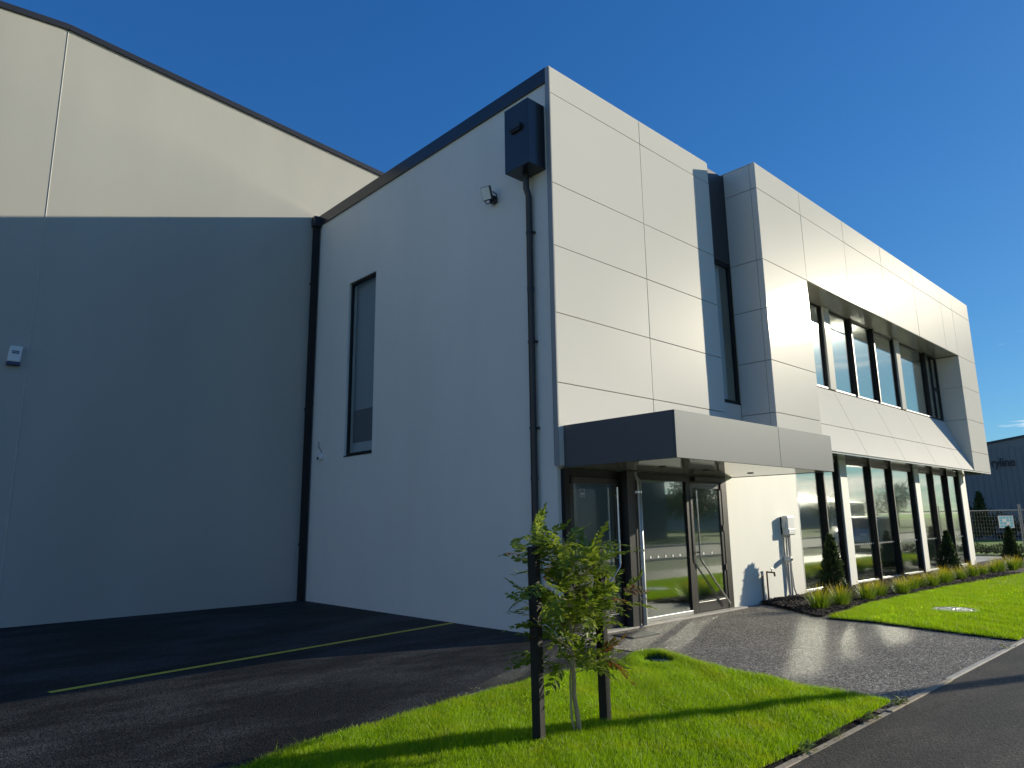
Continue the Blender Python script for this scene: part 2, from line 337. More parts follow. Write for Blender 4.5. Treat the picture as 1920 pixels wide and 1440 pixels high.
def grid_wall(name, mat, parent, axis, u, v, t0, t1, holes):
    """wall slab with openings; axis 0: slab between x=t0..t1, u=y, v=z; axis 1: slab between y=t0..t1, u=x"""
    us = sorted(set([u[0], u[1]]+[h[k] for h in holes for k in (0, 1)])); vs = sorted(set([v[0], v[1]]+[h[k] for h in holes for k in (2, 3)]))
    solid = lambda i, j: 0 <= i < len(us)-1 and 0 <= j < len(vs)-1 and not any(h[0] <= us[i] and us[i+1] <= h[1] and h[2] <= vs[j] and vs[j+1] <= h[3] for h in holes)
    P = (lambda a, b, t: (t, a, b)) if axis == 0 else (lambda a, b, t: (a, t, b))
    mb = MB()
    for i in range(len(us)-1):
        for j in range(len(vs)-1):
            if not solid(i, j): continue
            a0, a1, b0, b1 = us[i], us[i+1], vs[j], vs[j+1]
            mb.add([P(a0,b0,t0),P(a1,b0,t0),P(a1,b1,t0),P(a0,b1,t0)], [(0,1,2,3)]); mb.add([P(a0,b0,t1),P(a1,b0,t1),P(a1,b1,t1),P(a0,b1,t1)], [(3,2,1,0)])
            for (di, dj, q) in ((-1,0,((a0,b0),(a0,b1))),(1,0,((a1,b1),(a1,b0))),(0,-1,((a1,b0),(a0,b0))),(0,1,((a0,b1),(a1,b1)))):
                if not solid(i+di, j+dj):
                    (p, q0), (r_, s_) = q; mb.add([P(p,q0,t0),P(r_,s_,t0),P(r_,s_,t1),P(p,q0,t1)], [(0,1,2,3)])
    return mb.build(name, mat, parent)

# ------------------------------------------------------------------ ground
XS, YF, YM, YW, YG = 7.53, 6.98, 6.37, 14.75, 7.05   # side wall, facade, projecting module, warehouse wall, glazing planes
EDGE = 2.45
flat('ground', [(-400, -600), (900, -600), (900, 600), (-400, 600)], -.06, 'far_grass')
park = flat('car_park', [(-30, EDGE), (7.6, EDGE), (7.6, 15), (-30, 15)], 0, 'asphalt_new')
lm = MB(); d = Vector((7.5-1.71, 9.47-8.62, 0)).normalized(); pn = Vector((-d.y, d.x, 0))*.05
a, b = Vector((1.71, 8.62, .004)), Vector((7.5, 9.465, .004))
lm.add([a-pn, b-pn, b+pn, a+pn], [(0, 1, 2, 3)]); lm.build('parking_line', 'yellow_paint', park)
flat('entrance_path', [(6.5, EDGE), (11.6, EDGE), (12.3, 5.4), (13.3, 6.98), (7.38, 6.98), (7.4, 5.0), (6.5, 5.0)], .006, 'exposed_aggregate')
flat('footpath', [(-30, .2), (60, .2), (60, EDGE-.03), (-30, EDGE-.03)], .010, 'asphalt_path')
flat('verge', [(-60, -3.2), (160, -3.2), (160, .2), (-60, .2)], .006, 'verge_grass')
MB().box(-60, 160, -3.4, -3.2, -.05, .10).build('kerb', 'concrete').__setitem__('kind', 'structure')
flat('road', [(-60, -12), (160, -12), (160, -3.4), (-60, -3.4)], -.02, 'road_asphalt')
MB().box(-60, 160, -12.2, -12, -.05, .10).build('kerb', 'concrete').__setitem__('kind', 'structure')
flat('bed_soil', [(12.1, 5.35), (34, 4.4), (34, 7.4), (13.0, 7.2), (12.9, 6.6)], .012, 'soil')
flat('yard', [(28.6, 7.2), (33.8, 7.2), (33.8, 40), (28.6, 40)], .008, 'concrete')
flat('neighbour_yard', [(58, -3), (75.2, -3), (75.2, 60), (58, 60)], -.02, 'road_asphalt')
th = MB().box(7.56, 12.32, 6.85, 7.02, -.05, .030).build('threshold_strip', 'concrete', None, .006); th['kind'] = 'structure'
ke = thing('path_edging', (9, EDGE, 0), 'thin pale edging strip along the asphalt footpath beside the lawns', 'edging')
xx = 1.0
while xx < 33:
    L = random.uniform(1.1, 2.4); dz = random.uniform(-.008, .006); dy = random.uniform(-.012, .012)
    bx('edging_board', 'timber_edge' if xx < 7 else 'concrete', ke, xx, xx+L-.012, EDGE-.03+dy, EDGE+.025+dy, -.05, .018+dz, bevel=.004); xx += L

# ------------------------------------------------------------------ office building
OB = thing('office_building', (14, 8, 0), 'pale two-storey office building with panel cladding and dark entrance canopy', 'building')
# side wall (facing the car park) with one tall window opening
SW = (12.11, 13.19, 3.02, 6.83)
grid_wall('side_wall', 'render_white', OB, 0, (7.06, YW), (-.05, 8.68), XS, XS+.2, [SW])
MB().box(XS-.035, XS+.26, 7.065, 17.5, 8.665, 8.93).build('parapet_capping', 'charcoal_gloss', OB, .006)
bx('back_wall', 'render_white', OB, XS+.2, 28.3, YW+.2, YW+.4, 0, 8.6)
bx('roof_deck', 'charcoal', OB, XS+.2, 28.3, 7.2, YW+.2, 8.3, 8.5)
bx('end_wall', 'render_white', OB, 28.1, 28.3, 7.15, YW+.2, 0, 8.6)
w = part('window', OB, (XS, 12.65, SW[2]))
FR = MB(); y0, y1, z0, z1 = SW
for q in ((XS+.05, XS+.11, y0, y0+.055, z0, z1), (XS+.05, XS+.11, y1-.055, y1, z0, z1), (XS+.05, XS+.11, y0+.055, y1-.055, z0, z0+.06), (XS+.05, XS+.11, y0+.055, y1-.055, z1-.06, z1)): FR.box(*q)
FR.build('frame', 'black_frame', w, .004)
bx('pane', 'glass_side', w, XS+.075, XS+.081, y0+.055, y1-.055, z0+.06, z1-.06)
bx('blind', 'blind_grey', w, XS+.205, XS+.213, y0-.1, y1-.24, z0-.1, z1+.1)
bx('blind', 'blind_grey', w, XS+.217, XS+.225, y1-.26, y1+.1, z0-.1, z1+.1)
bx('sill_flashing', 'black_frame', w, XS-.012, XS+.05, y0, y1, z0-.02, z0)

# cladding panels: each panel is a shallow tray with its own slight tilt, on dark backing rails
GAP = .006; TH = .035
pm_cache = {}
def panel(x0, x1, z0, z1, y, parent=OB, mat='cladding', name='cladding_panel'):
    wx, hz = (x1-x0)-2*GAP, (z1-z0)-2*GAP
    k = (round(wx, 3), round(hz, 3), mat)
    if k not in pm_cache: pm_cache[k] = None
    me = MB().box(-wx/2, wx/2, 0, TH, -hz/2, hz/2).mesh(name); me.materials.append(MATS[mat])
    o = piece(name, me, parent, ((x0+x1)/2, y, (z0+z1)/2), (R(random.uniform(-.12, .12)), 0, R(random.uniform(-.10, .10))))
    b = o.modifiers.new('bevel', 'BEVEL'); b.width = .003; b.segments = 2
    return o
ROWS = [8.90, 8.44, 6.865, 5.815, 4.73, 3.645, 2.40]
for xa, xb in ((7.50, 9.90), (9.90, 12.26)):
    for zt, zb in zip(ROWS, ROWS[1:]): panel(xa, xb, zb, zt, YF)
bx('facade_backing', 'black_matte', OB, 7.52, 12.23, YF+TH+.004, YF+.12, 2.42, 8.88)
bx('shaded_return', 'cladding_edge_shaded', OB, 7.488, 7.497, YF-.002, YF+.085, 2.40, 8.905, bevel=.002)  # panel return on the shaded side, its shade painted as darker grey
bx('parapet_cap', 'cladding', OB, 7.51, 12.25, YF+.02, YF+.3, 8.905, 8.93)
# recessed strip between the two volumes
bx('recess_panel', 'charcoal', OB, 12.2, 13.2, 7.10, 7.16, 6.90, 8.92)
bx('recess_panel', 'cladding', OB, 12.262, 13.09, 7.10, 7.16, 3.0, 3.885)
w = part('window', OB, (12.65, 7.1, 3.9))
FR = MB()
for q in ((12.262, 12.32, 7.11, 7.17, 3.89, 6.895), (13.02, 13.09, 7.11, 7.17, 3.89, 6.895), (12.32, 13.02, 7.11, 7.17, 3.89, 3.96), (12.32, 13.02, 7.11, 7.17, 6.82, 6.895)): FR.box(*q)
FR.build('frame', 'black_frame', w, .004)
bx('pane', 'glass_side', w, 12.32, 13.02, 7.14, 7.146, 3.96, 6.82)
bx('blind', 'sign_white', w, 12.2, 12.86, 7.24, 7.25, 3.8, 6.94)
# projecting module
MX0, MX1, OX0, OX1 = 13.10, 28.36, 15.14, 26.40
MR = [8.98, 8.42, 6.85, 5.80, 4.72, 3.66, 3.03]
for zt, zb in zip(MR, MR[1:]):
    panel(MX0, OX0, zb, zt, YM); panel(OX1, MX1, zb, zt, YM)
TX = [OX0, 17.54, 20.07, 22.63, 25.18, OX1]
for xa, xb in zip(TX, TX[1:]):
    panel(xa, xb, MR[1], MR[0], YM); panel(xa, xb, MR[2], MR[1], YM)
# left return of the module: two strips of panels facing the entrance side
for zt, zb in zip(MR, MR[1:]):
    for (ya, yb) in ((YM+.002, YM+.125), (YM+.125, 7.10)):
        MB().box(MX0-.002, MX0+.03, ya+.004, yb-.004, zb+GAP, zt-GAP).build('return_panel', 'cladding', OB, .002)
mb = MB(); 
mb.box(MX0+.034, OX0-.02, YM+TH+.004, 7.09, 3.06, 8.95); mb.box(OX1+.05, MX1-.01, YM+TH+.004, 7.09, 3.06, 8.95); mb.box(OX0-.018, OX1+.048, YM+TH+.004, 7.04, 6.93, 8.95)
mb.build('module_backing', 'black_matte', OB)
bx('module_cap', 'cladding', OB, MX0, MX1, YM+.01, 7.3, 8.983, 9.0)
bx('end_panel', 'cladding', OB, MX1-.008, MX1+.02, YM+.005, 9.0, 3.03, 8.98)
# sloping sill panels
def slope_panel(xa, xb, ta, tb):
    A = Vector((0, YM+.002, 3.04)); B = Vector((0, YG-.02, 4.71)); n = Vector((0, -(B.z-A.z), (B.y-A.y))).normalized()
    p0 = A.lerp(B, ta); p1 = A.lerp(B, tb); dn = n*-.03; vs = []
    for k in (Vector(), dn):
        for p, x in ((p0, xa+.006), (p0, xb-.006), (p1, xb-.006), (p1, xa+.006)): vs.append((x, (p+k).y, (p+k).z))
    MB().add(vs, [(0,1,2,3),(7,6,5,4),(0,4,5,1),(1,5,6,2),(2,6,7,3),(3,7,4,0)]).build('sloping_panel', 'cladding', OB, .003)
SX = [OX0+.004, 17.60, 20.15, 22.66, 25.1, OX1-.004]
for xa, xb in zip(SX, SX[1:]):
    slope_panel(xa, xb, .004, .385); slope_panel(xa, xb, .392, .996)
MB().prism([(YM+.05, 3.05), (YG, 4.66), (YG, 3.05)], 0, OX0, OX1).build('slope_backing', 'black_matte', OB)
# lining of the deep upper opening
bx('opening_soffit', 'soffit', OB, OX0, OX1, YM+TH+.002, YG, 6.862, 6.92)
for zt, zb in ((6.85, 5.80), (5.80, 4.72)):
    bx('jamb_panel', 'cladding', OB, OX1+.004, OX1+.04, YM+TH+.002, YG+.05, zb+.004, zt-.004)
MB().prism([(YM+TH, 3.10), (YG+.05, 4.70), (YG+.05, 4.712), (YM+TH, 4.712)], 0, OX1+.004, OX1+.04).build('jamb_panel', 'cladding', OB)
bx('jamb_panel', 'cladding', OB, OX0-.03, OX0-.004, YM+TH+.002, YG+.05, 4.0, 6.85)
# module underside
bx('underside', 'soffit', OB, MX0, MX1, YM+.004, 7.3, 2.995, 3.026)
# upper window band
UW = part('window', OB, (OX0, YG, 4.72))
UX = [OX0, 17.36, 19.1, 20.67, 22.36, 25.1, 25.75, OX1]
for xa, xb in zip(UX, UX[1:]):
    bx('pane', 'glass', UW, xa+.03, xb-.03, YG+.02, YG+.028, 4.78, 6.80)
UF = MB(); UF.box(OX0, OX1, YG, YG+.10, 4.72, 4.775); UF.box(OX0, OX1, YG+.01, YG+.10, 6.80, 6.86); UF.build('frame', 'black_frame', UW, .003)
for x in (19.1, 20.67): MB().box(x-.035, x+.035, YG-.07, YG+.09, 4.74, 6.855).build('mullion', 'black_frame', UW, .004)
MB().box(25.06, 25.13, YG-.06, YG+.09, 4.74, 6.855).build('mullion', 'black_frame', UW, .004)
for x in (17.36, 22.36):
    MB().box(x-.05, x+.02, YG-.02, YG+.09, 4.74, 6.855).build('mullion', 'black_frame', UW, .004)
    MB().box(x+.02, x+.36, YG-.065, YG+.09, 4.73, 6.855).build('column', 'cladding', UW, .004)
cs = MB(); cs.box(25.13, 25.2, YG, YG+.09, 4.775, 6.8); cs.box(25.75, 25.83, YG-.01, YG+.09, 4.775, 6.8); cs.box(26.30, 26.40, YG-.01, YG+.09, 4.775, 6.8); cs.box(25.83, 26.30, YG-.01, YG+.09, 5.72, 5.80)
cs.build('casement_frame', 'black_frame', UW, .003)
for xa, xb in ((OX0+.01, 17.30), (17.74, 19.05), (19.15, 20.62), (20.72, 22.3), (22.74, 25.04)):
    bx('sill_strip', 'white_plastic', UW, xa, xb, YG-.03, YG-.002, 4.726, 4.765)
# ground floor glazing
GW = part('window', OB, (15, YG, 0))
GX = [15.03, 16.43, 17.34, 19.31, 20.81, 22.58, 24.28, 25.69, 26.99, 27.9]
for xa, xb in zip(GX, GX[1:-1]):
    bx('pane', 'glass', GW, xa+.03, xb-.03, YG+.02, YG+.028, .10, 2.90)
gf = MB(); gf.box(15.0, 27.5, YG-.02, YG+.10, 2.90, 2.995); gf.build('frame', 'black_frame', GW, .003)
for xa, xb in ((15.03, 17.3), (17.8, 22.55), (23.05, 26.95)):
    bx('sill', 'grey_pvc', GW, xa, xb, YG-.03, YG+.1, .06, .098, bevel=.004)
bx('plinth', 'concrete', GW, 15.0, 27.6, YG-.02, YG+.12, -.05, .043)
bx('mullion', 'grey_pvc', GW, 14.985, 15.06, YG-.06, YG+.09, .045, 2.993, bevel=.004)
for x in (16.43, 19.31, 20.81, 24.28, 25.69):
    bx('mullion', 'black_frame', GW, x-.03, x+.03, YG-.075, YG+.09, .04, 2.993, bevel=.004)
for x in (17.34, 22.58, 26.99):
    bx('mullion', 'black_frame', GW, x-.04, x+.02, YG-.05, YG+.09, .04, 2.993, bevel=.004)
    bx('column', 'render_white', GW, x+.02, x+.42, YG-.075, YG+.20, -.04, 2.992, bevel=.006)
dotm = MB().lathe([(.022, 0), (.022, .002)], 0, 0, 12).mesh('safety_dot'); dotm.materials.append(MATS['white_plastic'])
for k in range(70):
    x = 17.9+k*.13
    if x > 26.9: break
    if min(abs(x-q) for q in GX) < .1 or 17.3 < x < 17.85 or 22.5 < x < 23.1: continue
    piece('safety_dot', dotm, GW, (x, YG+.018, .96), (R(90), 0, 0))
# blank wall beside the entrance
grid_wall('entrance_wall', 'render_white', OB, 1, (12.08, 14.98), (-.05, 2.99), YF, YF+.2, [])
# entrance doors
def door(x0, x1, hinge_left, name='door'):
    dr = part(name, OB, ((x0+x1)/2, YF, 0)); z0, z1 = .04, 2.26; st = .075
    fr = MB()
    for q in ((x0, x0+st, z0, z1), (x1-st, x1, z0, z1), (x0+st, x1-st, z1-.10, z1), (x0+st, x1-st, z0, z0+.17)): fr.box(q[0], q[1], YF+.01, YF+.055, q[2], q[3])
    fr.build('frame', 'door_frame', dr, .004)
    bx('pane', 'glass', dr, x0+st, x1-st, YF+.03, YF+.038, z0+.17, z1-.10)
    s = 1 if hinge_left else -1
    hx = (x1-.10) if hinge_left else (x0+.10); lx = (x0+.10) if hinge_left else (x1-.06)
    hb = MB().tube([(hx, YF-.055, 2.12), (hx, YF-.055, .98), (hx-s*.02, YF-.055, .92), (lx, YF-.055, .12)], .016, 10)
    for z in (2.0, 1.05): hb.tube([(hx, YF-.055, z), (hx, YF+.012, z)], .012, 8)
    hb.build('pull_handle', 'steel', dr, 0, True)
    ex = x0+.02 if hinge_left else x1-.02
    for z in (2.2, 1.45, .75): bx('hinge', 'black_matte', dr, ex-.022, ex+.022, YF-.012, YF+.008, z-.055, z+.055, bevel=.003)
    bx('kick_rail', 'steel', dr, x0+st, x1-st, YF+.004, YF+.009, z0+.18, z0+.20)
    return dr
dL = door(7.72, 8.84, True); dR = door(10.86, 11.90, False)
sk = MB(); sk.box(7.95, 8.06, YF+.022, YF+.026, 1.96, 1.965); sk.box(7.95, 8.06, YF+.022, YF+.026, 2.075, 2.08); sk.box(7.95, 7.955, YF+.022, YF+.026, 1.965, 2.075); sk.box(8.055, 8.06, YF+.022, YF+.026, 1.965, 2.075)
for k, (a_, b_) in enumerate(((7.968, 8.042), (7.975, 8.036))): sk.box(a_, b_, YF+.022, YF+.026, 2.012-.02*k, 2.024-.02*k)
sk.build('sticker', 'white_plastic', dL)
EW = part('window', OB, (10, YF, 0))
bx('pane', 'glass', EW, 9.30, 10.72, YF+.03, YF+.038, .10, 2.26)
ef = MB()
for q in ((7.60, 7.715, .03, 2.37), (8.845, 9.30, .03, 2.37), (10.72, 10.855, .03, 2.37), (11.905, 12.075, .03, 2.37)): ef.box(q[0], q[1], YF, YF+.08, q[2], q[3])
ef.box(7.715, 8.845, YF+.002, YF+.08, 2.265, 2.37); ef.box(9.30, 10.72, YF+.002, YF+.08, 2.262, 2.37); ef.box(10.855, 11.905, YF+.002, YF+.08, 2.265, 2.37)
ef.build('frame', 'black_frame', EW, .003)
bx('sill', 'galv', EW, 9.30, 10.72, YF-.01, YF+.08, .032, .10, bevel=.004)
for k in range(6): piece('safety_dot', dotm, EW, (9.42+k*.21, YF+.027, 1.02), (R(90), 0, 0))
for k in range(2): piece('safety_dot', dotm, dR, (11.2+k*.28, YF+.027, 1.02), (R(90), 0, 0))
bx('light_switch', 'white_plastic', EW, 9.98, 10.04, YF+.6, YF+.61, .62, .72)
bx('door_operator', 'black_frame', EW, 10.95, 11.85, YF-.05, YF-.001, 2.285, 2.36, bevel=.006)
bx('entrance_post', 'door_frame', OB, 8.90, 9.09, YF-.13, YF-.002, .031, 2.372, bevel=.005)
ed = part('entrance_downpipe', OB, (9.16, 6.8, 0))
MB().tube([(9.155, 6.90, 2.37), (9.155, 6.90, 2.30), (9.175, 6.84, 2.22), (9.175, 6.84, .035)], .042, 16).build('pipe', 'galv', ed, 0, True)
for z in (2.05, 1.15, .42):
    MB().lathe([(.047, -.018), (.047, .018)], 9.175, 6.84, 16, z).build('bracket', 'steel', ed)
    bx('bracket', 'steel', ed, 9.09, 9.135, 6.85, 6.875, z-.018, z+.018)
# canopy
CN = part('canopy', OB, (10, 6, 2.4)); CX0, CX1, CY0, CZ0, CZ1 = 7.60, 12.33, 5.05, 2.382, 3.0
for xa, xb in ((CX0, 10.41), (10.41, CX1)):
    MB().box(xa+.003, xb-.003, CY0, CY0+.03, CZ0, CZ1).build('fascia_panel', 'canopy_grey', CN, .003)
MB().box(CX0, CX0+.03, CY0+.032, YF-.002, CZ0, CZ1).build('fascia_panel', 'canopy_grey', CN, .003)
MB().box(CX1-.03, CX1, CY0+.032, YF-.002, CZ0, CZ1).build('fascia_panel', 'canopy_grey', CN, .003)
bx('soffit_panel', 'soffit', CN, CX0+.034, 10.40, CY0+.036, YF-.003, CZ0+.006, CZ0+.04)
bx('soffit_panel', 'soffit', CN, 10.408, CX1-.034, CY0+.036, YF-.003, CZ0+.006, CZ0+.04)
bx('canopy_roof', 'charcoal', CN, CX0+.034, CX1-.034, CY0+.036, YF-.003, CZ1-.06, CZ1-.02)
for x in (8.8, 10.0, 11.4): MB().lathe([(.055, 0), (.055, .012), (.04, .014)], x, 6.1, 20, CZ0-.004).build('downlight', 'black_matte', CN)
# interior seen through the glass
INT = part('interior', OB, (18, 10, 0))
bx('floor_slab', 'carpet', INT, XS+.2, 28.1, YF+.09, YW, -.04, .028)
bx('mid_slab', 'ceiling_tile', INT, XS+.2, 28.1, 7.3, YW, 2.98, 3.3)
bx('mid_slab', 'carpet', INT, XS+.2, 28.1, 7.3, YW, 3.31, 4.0)
bx('ceiling', 'ceiling_tile', INT, XS+.2, 28.1, 7.3, YW, 6.95, 7.05)
bx('partition', 'plaster', INT, 13.0, 28.0, 11.2, 11.3, .03, 2.97)
bx('partition', 'plaster', INT, XS+.2, 12.9, 10.2, 10.3, .03, 2.97)
bx('partition', 'plaster', INT, 12.45, 12.55, 7.2, 10.1, .03, 2.97)
bx('partition', 'plaster', INT, 13.2, 28.0, 10.5, 10.6, 4.01, 6.94)
for x in (16.9, 19.8, 22.9, 25.4): bx('internal_column', 'plaster', INT, x, x+.35, 9.4, 9.75, .03, 2.97)
for x in (18.3, 21.4, 24.2): bx('desk', 'shed_pale', INT, x, x+1.5, 9.9, 10.7, .70, .74)

# ------------------------------------------------------------------ warehouse behind
WB = thing('warehouse', (2, YW, 0), 'tall cream precast warehouse wall with low gable and black capping behind the asphalt', 'building')
RX, RZ, RS = 2.05, 11.22, .084
roofz = lambda x: RZ-RS*abs(x-RX)
for xa, xb in ((-9.2, -3.6), (-3.6, RX), (RX, 16)):
    a_, b_ = xa+.009, xb-.009
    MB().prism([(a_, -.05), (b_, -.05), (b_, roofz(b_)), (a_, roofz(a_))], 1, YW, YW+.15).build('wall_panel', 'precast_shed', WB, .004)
for x in (-3.6, RX): MB().tube([(x, YW+.004, 0), (x, YW+.004, roofz(x)-.03)], .013, 8).build('joint_sealant', 'sealant', WB, 0, True)
for xa, xb in ((-9.2, RX-.002), (RX+.002, 16)):
    MB().prism([(xa, roofz(xa)-.01), (xb, roofz(xb)-.01), (xb, roofz(xb)+.11), (xa, roofz(xa)+.11)], 1, YW-.05, YW+.25).build('parapet_capping', 'charcoal', WB, .005)
MB().prism([(-9.2, roofz(-9.2)-.3), (RX, RZ-.3), (16, roofz(16)-.3), (16, roofz(16)-.4), (RX, RZ-.4), (-9.2, roofz(-9.2)-.4)], 1, YW+.3, YW+30).build('roof', 'galv', WB)
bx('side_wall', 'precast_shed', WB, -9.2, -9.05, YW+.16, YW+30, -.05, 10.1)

# ------------------------------------------------------------------ fittings on the walls
dp = thing('downpipe', (7.47, 7.43, 0), 'tall black downpipe with boxy rain head near the corner of the office side wall', 'downpipe')
MB().box(7.145, XS-.004, 7.135, 7.685, 7.14, 8.265).build('rain_head', 'charcoal_gloss', dp, .008)
sl = MB(); sl.box(7.085, 7.143, 7.27, 7.52, 7.80, 7.875); sl.box(7.10, 7.143, 7.285, 7.505, 7.765, 7.798); sl.build('overflow_spout', 'charcoal', dp, .004)
MB().tube([(7.40, 7.46, 7.16), (7.40, 7.46, 6.9), (7.455, 7.46, 6.78), (7.455, 7.46, .0)], .052, 16).build('pipe', 'charcoal', dp, 0, True)
for z in (6.15, 4.35, 3.0, 1.55, .5):
    b_ = MB().lathe([(.06, -.02), (.06, .02)], 7.455, 7.46, 16, z); b_.box(7.46, XS-.003, 7.39, 7.40, z-.018, z+.018); b_.tube([(7.45, 7.40, z), (7.45, 7.345, z-.02)], .008, 6); b_.build('bracket', 'charcoal', dp)
for z in (5.2, 2.25): MB().lathe([(.057, -.04), (.057, .04)], 7.455, 7.46, 16, z).build('pipe_joint', 'charcoal', dp)
dc = thing('downpipe', (7.42, 14.68, 0), 'square black downpipe in the inner corner between warehouse and office', 'downpipe')
bx('pipe', 'black_matte', dc, 7.37, 7.495, 14.60, 14.725, 0, 8.62, bevel=.008)
MB().box(7.33, 7.50, 14.55, 14.73, 8.62, 8.86).build('rain_head', 'charcoal', dc, .006)
for z in (1.2, 4.2, 7.2): bx('bracket', 'black_matte', dc, 7.36, 7.505, 14.725, 14.745, z-.02, z+.02)
fl = thing('floodlight', (7.5, 8.34, 7.08), 'small floodlight with white lens on the office side wall', 'floodlight')
hb = MB().box(-.045, .035, -.13, .13, -.16, .16).build('housing', 'charcoal', fl, .01, local=True)
ln = MB().box(-.052, -.046, -.115, .115, -.145, .145).build('lens', 'led_lens', fl, .002, local=True)
for o in (hb, ln): o.location = (-.22, .02, .06); o.rotation_euler = (0, R(-22), R(14))
fb = MB(); fb.tube([(-.20, -.16, .05), (-.06, -.16, .02), (-.02, -.05, -.05)], .014, 6); fb.tube([(-.20, .19, .03), (-.10, .17, -.12), (-.02, .05, -.10)], .014, 6); fb.box(-.10, .028, -.07, .07, -.14, .02); fb.build('bracket', 'charcoal', fl, .004, local=True)
MB().tube([(-.06, .0, -.14), (-.04, .03, -.22), (.02, .02, -.16)], .008, 6).build('cable', 'grey_pvc', fl, 0, True, local=True)
fl.scale = (.72, .72, .72)
al = thing('alarm_siren', (1.84, YW, 4.57), 'small white alarm siren box with navy base on the warehouse wall', 'alarm')
MB().prism([(-.10, -.08), (.09, -.08), (.11, .20), (-.08, .20)], 1, -.09, 0).build('cover', 'white_plastic', al, .012, local=True)
MB().box(-.105, .095, -.098, 0, -.145, -.083).build('strobe', 'navy_plastic', al, .012, local=True)
MB().box(-.045, .06, -.095, -.0905, .065, .115).build('badge', 'navy_plastic', al, local=True)
for k in range(6): MB().box(-.034+k*.0145, -.025+k*.0145, -.098, -.0955, .083, .097).build('badge_print', 'white_plastic', al, local=True)
jb = thing('wall_sensor', (XS, 14.13, 3.09), 'small round grey sensor with loose wire on the office side wall', 'sensor')
MB().prism([(-.055, -.08), (.055, -.08), (.075, -.02), (.06, .07), (-.06, .07), (-.075, -.02)], 0, -.10, 0).build('housing', 'white_plastic', jb, .02, local=True)
MB().tube([(-.115, 0, -.045), (-.09, 0, -.045)], .03, 12).build('lens', 'charcoal', jb, local=True)
MB().tube([(-.01, .0, .08), (-.02, .05, .16), (-.02, .12, .18), (-.015, .15, .26), (-.01, .16, .34)], .006, 6).build('wire', 'charcoal', jb, 0, True, local=True)
pw = thing('meter_box', (14.25, YF, 0), 'white plastic electrical box with grey conduits on the wall beside the entrance', 'meter box')
MB().box(14.10, 14.42, YF-.16, YF-.03, 1.27, 1.66).build('cover', 'white_plastic', pw, .025)
bx('back_plate', 'charcoal', pw, 14.11, 14.41, YF-.03, YF-.001, 1.29, 1.64)
bx('lower_flap', 'white_plastic', pw, 14.12, 14.40, YF-.172, YF-.162, 1.29, 1.40, bevel=.006)
MB().box(14.06, 14.10, YF-.12, YF-.05, 1.42, 1.52).build('gland', 'white_plastic', pw, .006)
MB().tube([(14.2, YF-.06, 1.27), (14.2, YF-.05, .9), (14.19, YF-.05, .05), (14.15, YF-.05, -.02)], .02, 10).build('conduit', 'grey_pvc', pw, 0, True)
MB().tube([(14.27, YF-.07, 1.27), (14.28, YF-.06, .6), (14.27, YF-.06, .25), (14.22, YF-.08, -.02)], .02, 10).build('conduit', 'grey_pvc', pw, 0, True)
MB().tube([(14.33, YF-.07, 1.27), (14.33, YF-.05, .6), (14.38, YF-.05, .2), (14.48, YF-.07, -.02)], .016, 10).build('conduit', 'grey_pvc', pw, 0, True)
MB().tube([(14.13, YF-.05, 1.27), (14.10, YF-.045, 1.05), (14.11, YF-.05, .85)], .014, 8).build('conduit', 'grey_pvc', pw, 0, True)
MB().tube([(14.13, YF-.17, .79), (14.13, YF-.03, .79)], .055, 16).build('isolator', 'white_plastic', pw, .008)
MB().tube([(14.13, YF-.19, .79), (14.13, YF-.172, .79)], .022, 12).build('isolator_knob', 'charcoal', pw)
for k, (x, s, h, lab) in enumerate(((13.10, -1, .56, 'left of two garden tap standpipes against the entrance wall'), (13.30, 1, .60, 'right of two garden tap standpipes against the entrance wall'))):
    t = thing('garden_tap', (x, YF-.05, 0), lab, 'tap', 'garden taps by the entrance')
    MB().tube([(x, YF-.04, -.02), (x, YF-.04, h)], .016, 10).build('standpipe', 'brass', t, 0, True)
    MB().tube([(x, YF-.04, h-.01), (x+s*.05, YF-.07, h-.02), (x+s*.14, YF-.12, h-.03)], .015, 10).build('spout', 'brass', t, 0, True)
    MB().tube([(x+s*.14, YF-.12, h-.02), (x+s*.15, YF-.125, h-.10)], .018, 10).build('nozzle', 'brass', t, 0, True)
    hd = MB(); hd.tube([(x+s*.09, YF-.09, h-.02), (x+s*.10, YF-.10, h+.05)], .008, 8); hd.tube([(x+s*.06, YF-.10, h+.05), (x+s*.14, YF-.10, h+.05)], .010, 8); hd.build('handle', 'brass', t)
# door mat plate
mt = MB().prism([(8.15, 6.28), (8.74, 6.26), (8.80, 6.63), (8.17, 6.67)], 2, .0065, .022).build('door_mat', 'rubber_mat', None, .003); tag(mt, 'flat dark grey metal mat on the path at the left door', 'mat')

# ------------------------------------------------------------------ lawns
LAWN = [(-3, 3.9), (-.5, 4.3), (1.0, 4.66), (2.05, 4.90), (2.6, 5.04), (3.33, 5.18), (4.1, 5.27), (4.7, 5.33), (5.4, 5.38), (6.0, 5.30), (6.6, 5.28), (7.0, 5.30), (7.2, 5.15), (7.18, 4.8), (7.02, 4.2), (6.90, 3.3), (6.86, 2.8), (6.80, 2.50), (-3, 2.50)]
LAWN2 = [(11.80, 5.16), (11.78, 4.45), (11.52, 3.55), (11.30, 2.7), (11.28, 2.50), (33.6, 2.50), (33.6, 4.55), (24, 4.96), (19.5, 5.26), (16.2, 5.36), (14, 5.38)]
HX, HY = 6.90, 4.98
def hgt(x, y):
    z = .030 + .012*wnoise(x, y, 1.2)
    r = np.hypot(x-HX, y-HY)
    z = z + (.045+.03*np.sin(np.arctan2(y-HY, x-HX)+.6))*np.exp(-((r-.27)/.14)**2)
    return np.where(r < .17, .007, z)
